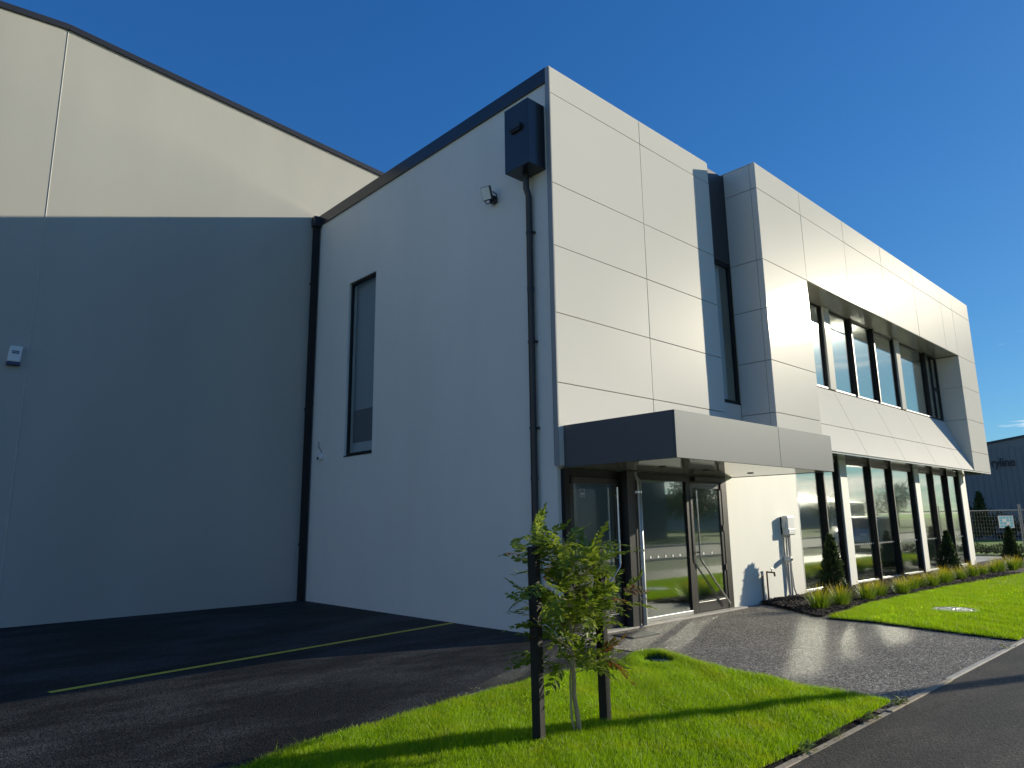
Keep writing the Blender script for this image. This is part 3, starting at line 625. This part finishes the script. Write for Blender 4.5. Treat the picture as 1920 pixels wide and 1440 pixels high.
def lawn_base(name, poly, cell, hf):
    xs = [p[0] for p in poly]; ys = [p[1] for p in poly]
    gx = np.arange(min(xs), max(xs)+cell, cell); gy = np.arange(min(ys), max(ys)+cell, cell)
    X, Y = np.meshgrid(gx, gy, indexing='ij'); V = np.stack([X, Y, hf(X, Y)], -1).reshape(-1, 3); ny = len(gy)
    C = np.stack([X[:-1, :-1]+cell/2, Y[:-1, :-1]+cell/2], -1).reshape(-1, 2); ok = inpoly(C, poly)
    i, j = np.meshgrid(np.arange(len(gx)-1), np.arange(ny-1), indexing='ij'); a_ = (i*ny+j).ravel()[ok]
    F = np.stack([a_, a_+ny, a_+ny+1, a_+1], 1); me = fast_mesh(name, V, [F], 'lawn_soil'); return tag(link(name, me, None), kind='structure')
lawn_base('lawn', LAWN, .05, hgt)
lawn_base('lawn', LAWN2, .10, lambda x, y: .024+.008*wnoise(x, y, .9))
def pts_in(poly, n, clip=None):
    xs = [p[0] for p in poly]; ys = [p[1] for p in poly]; lo = np.array([min(xs), min(ys)]); hi = np.array([max(xs), max(ys)])
    if clip: lo = np.maximum(lo, clip[:2]); hi = np.minimum(hi, clip[2:])
    out = []; tot = 0
    while tot < n:
        P = lo+(hi-lo)*rng.random((n, 2)); P = P[inpoly(P, poly)]; out.append(P); tot += len(P)
    return np.concatenate(out)[:n]
def grass(name, P, z, h, wd_, mat, segs=2, lean=.5, label='grass', loc_wave=True):
    n = len(P); a_ = rng.random(n)*2*np.pi; H = h*(.55+.75*rng.random(n))*(1+.25*wnoise(P[:, 0], P[:, 1], 3.1)); W = wd_*(.7+.6*rng.random(n))
    ld = rng.random(n)*2*np.pi; ls = lean*rng.random(n)*H
    sx_, sy_ = np.cos(a_)*W/2, np.sin(a_)*W/2; dx, dy = np.cos(ld)*ls, np.sin(ld)*ls
    B = np.stack([P[:, 0], P[:, 1], z], 1)
    if segs == 2:
        mid = B+np.stack([dx*.32, dy*.32, H*.55], 1); tip = B+np.stack([dx, dy, H*.96], 1)
        s = np.stack([sx_, sy_, 0*sx_], 1)
        V = np.stack([B-s, B+s, mid-s*.85, mid+s*.85, tip], 1).reshape(-1, 3); k = np.arange(n)*5
        F = [np.stack([k, k+1, k+3, k+2], 1), np.stack([k+2, k+3, k+4], 1)]
    else:
        tip = B+np.stack([dx, dy, H], 1); s = np.stack([sx_, sy_, 0*sx_], 1)
        V = np.stack([B-s, B+s, tip], 1).reshape(-1, 3); k = np.arange(n)*3; F = [np.stack([k, k+1, k+2], 1)]
    me = fast_mesh(name, V, F, mat); o = link(name, me, None); return tag(o, label, 'grass', kind='stuff')
P = pts_in(LAWN, 340000, (1.0, 2.5, 7.3, 5.4)); rr = np.hypot(P[:, 0]-HX, P[:, 1]-HY); P = P[rr > .165+.03*np.sin(3*np.arctan2(P[:, 1]-HY, P[:, 0]-HX))]
grass('lawn_grass', P, hgt(P[:, 0], P[:, 1])-.004, .050, .0027, 'grass_blade', 2, .7, 'short bright green grass of the near lawn round the young tree')
P = pts_in(LAWN, 700, (1.0, 2.5, 7.3, 5.4)); P = P[np.hypot(P[:, 0]-HX, P[:, 1]-HY) > .22]
grass('lawn_grass', P, hgt(P[:, 0], P[:, 1])-.004, .10, .003, 'grass_blade', 2, 1.1, 'scattered longer grass blades standing out of the near lawn')
P = pts_in(LAWN2, 150000, (11, 2.5, 19, 5.5)); P = P[np.hypot((P[:, 0]-14.0), (P[:, 1]-3.95)) > .30]
P2 = pts_in(LAWN2, 70000, (19, 2.5, 33.6, 5.5)); P = np.concatenate([P, P2])
grass('lawn_grass', P, .02+0*P[:, 0], .055, .006, 'grass_blade', 1, .6, 'short bright green grass of the far lawn along the planted bed')
pit = thing('drain_pit', (HX, HY, 0), 'round sunken drain hole in a grassy mound at the lawn corner', 'drain')
MB().tube([(HX, HY, .014), (HX, HY, .042)], .155, 28, cap=False).build('pit_ring', 'concrete', pit, 0, True)
bx('pit_shade', 'black_matte', pit, HX-.1, HX+.1, HY-.1, HY+.1, .014, .02)  # black plate standing in for the shade inside the hole
mh = thing('manhole_cover', (14.0, 3.95, 0), 'round pale concrete manhole cover set in the far lawn', 'manhole cover')
MB().lathe([(.36, 0), (.36, .045), (.33, .055), (.285, .055), (.28, .04), (0.01, .04)], 14.0, 3.95, 36).build('frame_ring', 'concrete', mh, 0, True)
MB().lathe([(.26, .041), (.255, .056), (.01, .058)], 14.0, 3.95, 36).build('lid', 'galv', mh, 0, True)
for s in (-1, 1): MB().box(14.0+s*.12-.03, 14.0+s*.12+.03, 3.94, 3.96, .0585, .066).build('lifting_key', 'steel', mh)

# ------------------------------------------------------------------ planted bed
BED = [(13.0, 6.95), (12.6, 6.3), (11.85, 5.3), (14, 5.44), (16.2, 5.42), (19.5, 5.32), (24, 5.02), (33.5, 4.6), (33.5, 7.0), (15, 7.0), (14.97, 6.95)]
def bedz(x, y): return .018+.022*(1+wnoise(x, y, 2.3))*.5+.04*np.exp(-((x-13.6)**2+(y-6.4)**2)/.5)
g = lawn_base('bed_surface', BED, .09, bedz); g.data.materials[0] = MATS['soil']
P = pts_in(BED, 15000, (11.7, 4.6, 24, 7.0)); n = len(P); a_ = rng.random(n)*6.28; tl = (rng.random(n)-.5)*.9; L = .02+.035*rng.random(n); W = .007+.012*rng.random(n); T = .006
c0 = np.stack([P[:, 0], P[:, 1], bedz(P[:, 0], P[:, 1])+.008+.02*rng.random(n)], 1)
dx = np.stack([np.cos(a_)*np.cos(tl)*L, np.sin(a_)*np.cos(tl)*L, np.sin(tl)*L], 1); dy = np.stack([-np.sin(a_)*W, np.cos(a_)*W, (rng.random(n)-.5)*W], 1); up = np.array([0, 0, T])
V = np.stack([c0-dx-dy, c0+dx-dy, c0+dx+dy, c0-dx+dy, c0-dx*.8-dy*.8+up, c0+dx*.8-dy*.8+up, c0+dx*.8+dy*.8+up, c0-dx*.8+dy*.8+up], 1).reshape(-1, 3); k = np.arange(n)*8
F = [np.stack([k+q for q in f], 1) for f in ((4,5,6,7),(0,1,5,4),(1,2,6,5),(2,3,7,6),(3,0,4,7))]
tag(link('bark_mulch', fast_mesh('bark_mulch', V, F, 'mulch_chip'), None), 'dark bark mulch covering the planted bed by the glazing', 'mulch', kind='stuff')
def tuft_mesh(seed, nb=300):
    r_ = random.Random(seed); V = []; F = []
    for k in range(nb):
        a_ = r_.uniform(0, 6.283); inc = abs(r_.gauss(0, .50)); L = r_.uniform(.24, .44); w_ = r_.uniform(.006, .010); br = r_.uniform(0, .12); bend = r_.uniform(.2, 1.0)
        p = Vector((math.cos(a_)*br, math.sin(a_)*br, 0)); sd_ = Vector((-math.sin(a_), math.cos(a_), 0))*w_/2; o = len(V); ns = 4
        for s in range(ns+1):
            wk = 1-.92*(s/ns)**2; V += [p-sd_*wk, p+sd_*wk]
            ang = inc+bend*(s/ns)*.9; p = p+Vector((math.cos(a_)*math.sin(ang), math.sin(a_)*math.sin(ang), math.cos(ang)))*L/ns
        F += [(o+2*s, o+2*s+1, o+2*s+3, o+2*s+2) for s in range(ns)]
    me = bpy.data.meshes.new('grass_tuft'); me.from_pydata([tuple(v) for v in V], [], F); me.update(); me.materials.append(MATS['tuft_blade']); return me
TM = [tuft_mesh(s) for s in range(5)]
ORD = ['first', 'second', 'third', 'fourth', 'fifth', 'sixth', 'seventh', 'eighth', 'ninth', 'tenth', 'eleventh', 'twelfth', 'thirteenth', 'fourteenth', 'fifteenth', 'sixteenth', 'seventeenth']
TP = [(12.85, 5.78), (13.45, 5.68), (14.74, 5.66), (15.62, 5.66), (16.25, 5.58), (17.35, 5.62), (17.85, 5.70), (18.5, 5.58), (19.2, 5.63), (20.0, 5.72), (20.9, 5.62), (21.75, 5.6), (22.8, 5.66), (23.8, 5.66), (24.5, 5.58), (25.5, 5.56), (26.7, 5.6)]
for k, (x, y) in enumerate(TP):
    s = random.uniform(.82, 1.12)*(1.25 if k < 2 else 1.05); x += random.uniform(-.12, .12); y += random.uniform(-.07, .07)
    o = piece('grass_tuft', TM[k % 5], None, (x, y, float(bedz(x, y))-.01), (0, 0, random.uniform(0, 6.28)), (s, s, s))
    tag(o, '%s strappy grass tuft from the entrance path along the lawn edge' % ORD[k], 'ornamental grass', 'grass tufts edging the planted bed')

def leaf_cloud(n, shape, size, upbias=.3):
    """n small leaf quads; shape(i) -> position, outward direction"""
    V = np.zeros((n, 4, 3)); 
    for i in range(n):
        p, d = shape(); d = Vector(d); d = (d+Vector((random.gauss(0, .5), random.gauss(0, .5), random.gauss(0, .5)+upbias))).normalized()
        a_ = d.orthogonal().normalized(); a_.rotate(Matrix.Rotation(random.uniform(0, 6.28), 3, d)); s = size*random.uniform(.6, 1.4); p = Vector(p)
        V[i] = [p-a_*s*.28, p+d*s*.5-a_*0+a_*s*.0-a_.cross(d)*s*.22, p+d*s, p+d*s*.5+a_.cross(d)*s*.22]
    k = np.arange(n)*4; return V.reshape(-1, 3), [np.stack([k, k+1, k+2, k+3], 1)]
def conifer(loc, h, r_, label, n=2600):
    t = thing('conifer', loc, label, 'conifer', 'young conifers in the bed')
    MB().tube([(0, 0, -.02), (0, 0, h*.85)], [.025, .006], 8).build('trunk', 'bark', t, local=True)
    def shp():
        u = random.random()**.75; z = h*(.04+.93*u); rad = r_*(1-u)**.95*(.92+.08*math.sin(40*u))*math.sqrt(random.uniform(.15, 1.1))*min(1, .55+3*u); a_ = random.uniform(0, 6.283); rad *= 1+.12*math.sin(3*a_+5*u)
        return (math.cos(a_)*rad, math.sin(a_)*rad, z), (math.cos(a_)*.6, math.sin(a_)*.6, .9)
    V, F = leaf_cloud(n, shp, h*.075); link('foliage', fast_mesh('foliage', V, F, 'conifer_leaf'), None, t); return t
conifer((14.58, 6.2, .03), 1.22, .30, 'dark young conifer in the bed beside the meter box')
conifer((22.4, 6.3, .03), 1.15, .33, 'dark young conifer standing before the right end of the ground floor glass')
conifer((27.6, 5.95, .03), 1.2, .32, 'dark young conifer in the bed past the corner of the office')

# ------------------------------------------------------------------ young tree with two stakes
def stake(x, y, rz, label, h=1.44, lean=(0, 0)):
    o = MB().prism([(-.036, -.036), (.036, -.036), (.036, .036), (-.036, .036)], 2, -.05, h).mesh('tree_stake')
    for v in o.vertices:
        if v.co.z > h*.5: v.co.x += lean[0]; v.co.y += lean[1]
    ob = link('tree_stake', o, 'stake_wood', None, .006); ob.location = (x, y, 0); ob.rotation_euler.z = rz; return tag(ob, label, 'stake', 'stakes beside the young tree')
stake(3.895, 3.90, R(12), 'black timber stake left of the young tree trunk', 1.42, (-.03, .0))
stake(4.60, 3.86, R(8), 'black timber stake right of the young tree trunk', 1.40, (.0, .01))
T = thing('young_tree', (4.24, 3.84, 0), 'slender young tree with fine green leaves between two black stakes', 'tree')
TB = Vector((4.24, 3.84, 0))
tp = [Vector((0.03, 0, .0)), Vector((.015, 0, .12)), Vector((-.01, .01, .3)), Vector((-.02, 0, .52)), Vector((-.03, .01, .78)), Vector((-.05, 0, 1.05)), Vector((-.06, .02, 1.30)), Vector((-.07, .02, 1.48))]
MB().tube(tp, [.024, .019, .017, .016, .013, .010, .006, .003], 9).build('trunk', 'bark', T, 0, True, local=True)
MB().tube([Vector((.0, .015, .0)), Vector((-.035, .02, .15)), Vector((-.045, .015, .42)), Vector((-.03, .01, .60))], [.010, .009, .008, .004], 7).build('stem', 'bark', T, 0, True, local=True)
def compound_leaf(seed, nl=11):
    r_ = random.Random(seed); V = []; F = []; L = .21
    def ax(t): return Vector((t*L, 0, .02*math.sin(t*2.2)-.055*t*t))
    o = len(V)
    for t in (0, .33, .66, 1): p = ax(t); V += [p+Vector((0, -.0012, 0)), p+Vector((0, .0012, 0))]
    F += [(o+2*s, o+2*s+1, o+2*s+3, o+2*s+2) for s in range(3)]
    for k in range(nl):
        side = (-1, 1)[k % 2]; t = 1 if k == nl-1 else .22+.74*(k//2)/((nl-1)//2)
        p = ax(t); a_ = 0 if k == nl-1 else side*r_.uniform(.75, 1.1); l_ = r_.uniform(.052, .074)*(1.0-.2*abs(t-.6)); w_ = l_*.5
        d = Vector((math.cos(a_), math.sin(a_), r_.uniform(-.5, .05))).normalized(); s_ = Vector((-math.sin(a_), math.cos(a_), 0)); up_ = s_.cross(d)*-1
        o = len(V); V += [p, p+d*l_*.35+s_*w_*.5+up_*.004, p+d*l_*.72+s_*w_*.34+up_*.003, p+d*l_, p+d*l_*.72-s_*w_*.34+up_*.003, p+d*l_*.35-s_*w_*.5+up_*.004, p+d*l_*.35, p+d*l_*.72]
        F += [(o, o+6, o+1), (o+6, o+7, o+2, o+1), (o+7, o+3, o+2), (o, o+5, o+6), (o+6, o+5, o+4, o+7), (o+7, o+4, o+3)]
    return V, F
LV = []
for k in range(5):
    for mt_ in ('leaflet', 'leaflet_autumn'):
        V, F = compound_leaf(k); me = bpy.data.meshes.new('leaf'); me.from_pydata([tuple(v) for v in V], [], F); me.update(); me.materials.append(MATS[mt_]); LV.append(me)
def put_leaf(p, d, autumn):
    me = LV[random.randrange(5)*2+(1 if autumn else 0)]
    d = d.normalized(); q = d.to_track_quat('X', 'Z').to_euler(); s = random.uniform(.85, 1.25)
    o = bpy.data.objects.new('leaf', me); COL.objects.link(o); o.parent = T; o.location = p; q.rotate_axis('X', random.uniform(-.6, .6)); o.rotation_euler = q; o.scale = (s, s, s)
BR = []
for k in range(21):
    t = .30+.66*k/20; z = .46+.90*k/20
    base = Vector((-.02-.05*k/20, .01, z)); a_ = k*2.4+random.uniform(-.3, .3); L = random.uniform(.30, .44)*(1.0 if .55 < z < 1.25 else .75)
    if math.cos(a_+R(0)) > 0: L *= 1.05
    up_ = random.uniform(.35, .95) if k > 2 else random.uniform(.15, .5)
    e = base+Vector((math.cos(a_)*L, math.sin(a_)*L, L*up_*.75)); mid = base.lerp(e, .5)+Vector((0, 0, -.02))
    BR.append((base, mid, e)); MB().tube([base, mid, e], [.006, .004, .002], 6).build('branch', 'bark', T, 0, True, local=True)
nleaf = 0
for (b0, m0, e0) in BR:
    for s in range(13):
        t = .10+.90*s/12; p = (b0.lerp(m0, t*2) if t < .5 else m0.lerp(e0, t*2-1)); ax_ = (e0-b0).normalized()
        sd_ = Vector((random.gauss(0, 1), random.gauss(0, 1), random.gauss(.15, .45))); sd_ = (sd_-ax_*sd_.dot(ax_)*.6).normalized()
        d = ax_*random.uniform(.3, 1)+sd_; d.z = d.z*.8+.05
        w_ = p+d.normalized()*.1
        right = w_.x*math.cos(YAW)-w_.y*math.sin(YAW)
        put_leaf(p, d, random.random() < (.16 if (right > .12 and w_.z < 1.0) else .03)); nleaf += 1
for s in range(16):
    put_leaf(Vector((-.06, .015, 1.05+.43*s/16)), Vector((random.gauss(0, 1), random.gauss(0, 1), .7)), False)

# weeds along the path edge
for k, (x, y, lab) in enumerate(((6.85, 2.46, 'low weed at the tip of the near lawn'), (6.2, 2.47, 'broad leafy weed overhanging the footpath edge'), (5.55, 2.46, 'spiky yellow-green weed beside the edging'), (5.1, 2.48, 'small weed at the edging nearest the camera'), (10.6, 2.47, 'tiny weed by the path corner near the far lawn'))):
    r_ = random.Random(k); V = []; F = []
    for i in range(34 if k != 4 else 12):
        a_ = r_.uniform(0, 6.28); L = r_.uniform(.04, .13)*(1.2 if k == 2 else 1); w_ = .008 if k == 2 else .02; p0 = Vector((r_.gauss(0, .05), r_.gauss(0, .03), .01)); d = Vector((math.cos(a_), math.sin(a_), r_.uniform(.2, .9))).normalized(); s_ = Vector((-math.sin(a_), math.cos(a_), 0))*w_/2; o = len(V)
        V += [p0, p0+d*L*.5+s_, p0+d*L+Vector((0, 0, -L*.25)), p0+d*L*.5-s_]; F.append((o, o+1, o+2, o+3))
    me = bpy.data.meshes.new('weed'); me.from_pydata([tuple(v) for v in V], [], F); me.update(); o = link('weed', me, 'weed_leaf'); o.location = (x, y, .01); tag(o, lab, 'weed', 'weeds along the footpath')

# ------------------------------------------------------------------ site fence and neighbours on the right
FX = 34.0
wire = MB()
for i in range(24): wire.box(-.0015, .0015, .05+i*.1-.0015, .05+i*.1+.0015, .06, 1.80)
for j in range(12): wire.box(-.0019, .0011, .02, 2.38, .08+j*.15-.0015, .08+j*.15+.0015)
wire = wire.mesh('wire_mesh'); wire.materials.append(MATS['fence_steel'])
rail = MB().tube([(0, 0, 1.82), (0, 2.4, 1.82)], .022, 8).tube([(0, 0, .06), (0, 2.4, .06)], .022, 8).mesh('rail'); rail.materials.append(MATS['fence_steel'])
post = MB().tube([(0, 0, 0), (0, 0, 2.05)], .025, 8).mesh('post'); post.materials.append(MATS['fence_steel'])
FN = thing('mesh_fence', (FX, 8, 0), 'temporary wire mesh fence past the right end of the office', 'fence')
for k in range(5):
    y = 14.2-k*2.46-2.4
    f = part('panel', FN, (FX, y, 0))
    for nm, me in (('wire_mesh', wire), ('rail', rail), ('post', post)):
        o = bpy.data.objects.new(nm, me); COL.objects.link(o); o.parent = f
    o = bpy.data.objects.new('post', post); COL.objects.link(o); o.parent = f; o.location.y = 2.4
sg = thing('fence_sign', (FX-.05, 7.35, 1.1), 'white sign with pale blue squares hung on the mesh fence', 'sign')
MB().box(-.012, 0, -.25, .25, .02, .5).build('board', 'sign_white', sg, local=True)
for i in range(4):
    for j in range(4):
        if (i, j) in ((1, 1), (2, 2)): continue
        MB().box(-.016, -.0125, -.23+i*.117, -.23+i*.117+.10, .04+j*.113, .04+j*.113+.095).build('print_square', 'sign_blue', sg, local=True)
NB = thing('neighbour_warehouse', (75, 20, 0), 'large slate grey neighbouring warehouse with wall lettering beyond the fence', 'building')
MB().prism([(60, -.1), (4, -.1), (4, 9.5), (14, 8.36), (17, 7.95), (60, 7.0)], 0, 75, 110).build('wall', 'slate_shed', NB)
MB().prism([(4, 9.5), (14, 8.36), (17, 7.95), (60, 7.0), (60, 7.25), (17, 8.15), (14, 8.56), (4, 9.7)], 0, 74.9, 110.1).build('roof_trim', 'charcoal', NB)
for k in range(40): bx('cladding_rib', 'slate_shed', NB, 74.96, 75.0, 4+k*.45, 4.05+k*.45, 0, 7.6)
cu = bpy.data.curves.new('lettering', 'FONT'); cu.body = 'ryline'; cu.size = 1.12; cu.extrude = .03; cu.align_x = 'LEFT'; cu.space_character = .95
lt = bpy.data.objects.new('lettering', cu); COL.objects.link(lt); lt.parent = NB; lt.location = (-.12, 16.75-20, 5.92); lt.rotation_euler = (R(90), 0, R(-90)); lt.scale = (.78, 1, 1); cu.materials.append(MATS['letter_dark'])
bpy.context.view_layer.update(); dg = bpy.context.evaluated_depsgraph_get(); lme = bpy.data.meshes.new_from_object(lt.evaluated_get(dg)); ll = link('lettering', lme, 'letter_dark', NB); ll.location = lt.location; ll.rotation_euler = lt.rotation_euler; ll.scale = lt.scale; bpy.data.objects.remove(lt)
def shrub(loc, rx, rz_, label, n=1600, mat='shrub_leaf', size=.12, name='shrub'):
    t = thing(name, loc, label, 'shrub')
    MB().tube([(0, 0, 0), (0, 0, rz_*.8)], [.04, .01], 6).build('stem', 'bark', t, local=True)
    def shp():
        d = Vector((random.gauss(0, 1), random.gauss(0, 1), random.gauss(0, 1))).normalized(); q = random.uniform(.45, 1.05)**.6; b_ = 1+.2*math.sin(5*d.x+3*d.z)
        return (d.x*rx*q*b_, d.y*rx*q*b_, rz_+d.z*rz_*q*b_), d
    V, F = leaf_cloud(n, shp, size); link('foliage', fast_mesh('foliage', V, F, mat), None, t); return t
shrub((62, 15.6, 0), 1.3, 1.25, 'dark round shrub in front of the slate grey warehouse', 1500, size=.2)
shrub((60, 13.2, 0), .9, .8, 'small dark shrub right of the round one before the grey warehouse', 900, size=.2)
t = conifer((58, 13.95, 0), 3.2, .75, 'pointed conifer before the slate grey neighbouring warehouse', 1500); t['group'] = 'conifers of the neighbour'
def hp():
    return (random.uniform(35.6, 37.6), random.uniform(2, 16), .02+.34*random.random()*(.6+.4*math.sin(7*random.random()))), (random.uniform(-1, 0), random.uniform(-.5, .5), .5)
V, F = leaf_cloud(7000, hp, .13); tag(link('low_hedge', fast_mesh('low_hedge', V, F, 'shrub_leaf'), None), 'low dark planting strip just beyond the mesh fence', 'hedge')

def car(loc, rz, body, label, suv=True):
    c = thing('parked_car', loc, label, 'car', rz=rz)
    L, W, H = 4.6, 1.8, 1.68
    prof = [(-2.25, .35), (-2.28, .75), (-2.15, 1.0), (-2.0, 1.05), (-1.85, 1.58), (-1.6, 1.66), (.35, 1.66), (1.0, 1.10), (2.05, .98), (2.25, .75), (2.28, .38)]
    MB().prism(prof, 1, -.86, .86).build('body', body, c, .07, local=True)
    for s in (-1, 1):
        MB().prism([(-1.7, 1.08), (-1.62, 1.52), (.28, 1.55), (.78, 1.12)], 1, s*.862, s*.872).build('side_window', 'charcoal_gloss', c, local=True)
        MB().prism([(-.52, 1.06), (-.52, 1.56), (-.44, 1.56), (-.44, 1.06)], 1, s*.873, s*.878).build('pillar', body, c, local=True)
        for x in (-1.4, 1.4):
            MB().tube([(x, s*.70, .33), (x, s*.885, .33)], .34, 24).build('wheel', 'tyre', c, .02, local=True)
            MB().tube([(x, s*.886, .33), (x, s*.895, .33)], .21, 18).build('hub', 'galv', c, local=True)
        MB().box(2.18, 2.285, s*.6-.16, s*.6+.16, .72, .86).build('headlight', 'white_plastic', c, .01, local=True)
        MB().box(-2.29, -2.2, s*.68-.1, s*.68+.1, .75, 1.0).build('tail_light', 'letter_red', c, .01, local=True)
    MB().add([(.42, -.74, 1.60), (1.02, -.78, 1.12), (1.02, .78, 1.12), (.42, .74, 1.60), (.45, -.74, 1.63), (1.05, -.78, 1.15), (1.05, .78, 1.15), (.45, .74, 1.63)], [(3,2,1,0),(4,5,6,7),(0,1,5,4),(1,2,6,5),(2,3,7,6),(3,0,4,7)]).build('windscreen', 'charcoal_gloss', c, local=True)
    return c
car((39.0, -.6, .0), R(175), 'car_silver', 'silver car parked on the verge, mirrored in the ground floor glass')
car((66, 12.0, 0), R(80), 'car_dark', 'dark car parked before the slate grey warehouse')

# ------------------------------------------------------------------ across the street (seen in the glass), and an added bounce shed
SH = thing('street_or_bounce_shed', (30, -30, 0), 'dark shed across the street, mirrored in the entrance glass', 'building')
MB().box(16, 55, -42, -24, -.1, 8.6).build('wall', 'shed_dark', SH)
MB().prism([(-42.3, 8.6), (-33, 9.8), (-23.7, 8.6), (-23.7, 8.75), (-33, 9.95), (-42.3, 8.75)], 0, 15.7, 55.3).build('roof', 'galv', SH)
bx('roller_door', 'galv', SH, 40, 45, -24.0, -23.95, 0, 4.2)
SP = thing('street_or_bounce_shed', (120, -50, 0), 'long pale shed far across the street, mirrored in the ground floor glass', 'building')
MB().box(95, 150, -60, -42, -.1, 4.4).build('wall', 'shed_pale', SP); MB().prism([(-60.3, 4.4), (-51, 5.6), (-41.7, 4.4), (-41.7, 4.55), (-51, 5.75), (-60.3, 4.55)], 0, 94.7, 150.3).build('roof', 'galv', SP)
bounce_shed = thing('street_or_bounce_shed', (-58, 5, 0), 'added unseen cream shed left of the car park, bouncing sun onto the shaded walls', 'building')  # added out of view to bounce sunlight onto the shaded walls
MB().box(-78, -44, -16, 30, -.1, 8.0).build('wall', 'shed_cream', bounce_shed); MB().prism([(-78.3, 8), (-61, 9.6), (-43.7, 8), (-43.7, 8.15), (-61, 9.75), (-78.3, 8.15)], 1, -16.3, 30.3).build('roof', 'galv', bounce_shed)
for y in (-8, 4, 16): bx('roller_door', 'galv', bounce_shed, -44.0, -43.95, y, y+4.5, 0, 4.6)
def tree(loc, h, r_, label, n=2600, seed=0):
    random.seed(seed); t = thing('street_tree', loc, label, 'tree', 'trees across the street')
    MB().tube([(0, 0, 0), (.05, 0, h*.3), (0, .1, h*.62)], [h*.035, h*.025, h*.01], 8).build('trunk', 'bark', t, 0, True, local=True)
    for k in range(5): a_ = k*1.25; MB().tube([(.03, 0, h*.3), (math.cos(a_)*r_*.45, math.sin(a_)*r_*.45, h*.58)], [h*.014, h*.005], 6).build('limb', 'bark', t, local=True)
    cl = [(Vector((random.gauss(0, .45)*r_, random.gauss(0, .45)*r_, h*random.uniform(.42, .85))), r_*random.uniform(.3, .55)) for _ in range(14)]
    def shp():
        c, q = random.choice(cl); d = Vector((random.gauss(0, 1), random.gauss(0, 1), random.gauss(0, 1))).normalized(); return c+d*q*random.uniform(.6, 1.05), d
    V, F = leaf_cloud(n, shp, h*.055); link('crown', fast_mesh('crown', V, F, 'tree_leaf'), None, t)
for k, (x, y, h, r_, lab) in enumerate(((62, -26, 7.0, 3.2, 'broad tree beside the dark shed across the street'), (70, -31, 6.0, 2.6, 'second tree from the dark shed across the street'), (88, -33, 7.5, 3.2, 'tallest tree across the street, mirrored in the windows'), (104, -30, 5.0, 2.4, 'low tree before the long pale shed'), (150, -36, 8.0, 4.0, 'tree at the far end of the long pale shed'))): tree((x, y, 0), h, r_, lab, 2200, 40+k)
lp = thing('street_light', (17.5, -1.75, 0), 'street light pole on the verge whose shadow crosses the near lawn', 'street light')
MB().tube([(17.5, -1.75, 0), (17.5, -1.75, 7.6)], [.13, .075], 14).build('pole', 'galv', lp, 0, True)
MB().tube([(17.5, -1.75, 7.5), (17.5, -2.6, 8.0), (17.5, -3.4, 8.05)], .045, 10).build('arm', 'galv', lp, 0, True)
MB().box(17.38, 17.62, -4.0, -3.3, 7.98, 8.10).build('lamp_head', 'galv', lp, .02)
print('leaves', nleaf)
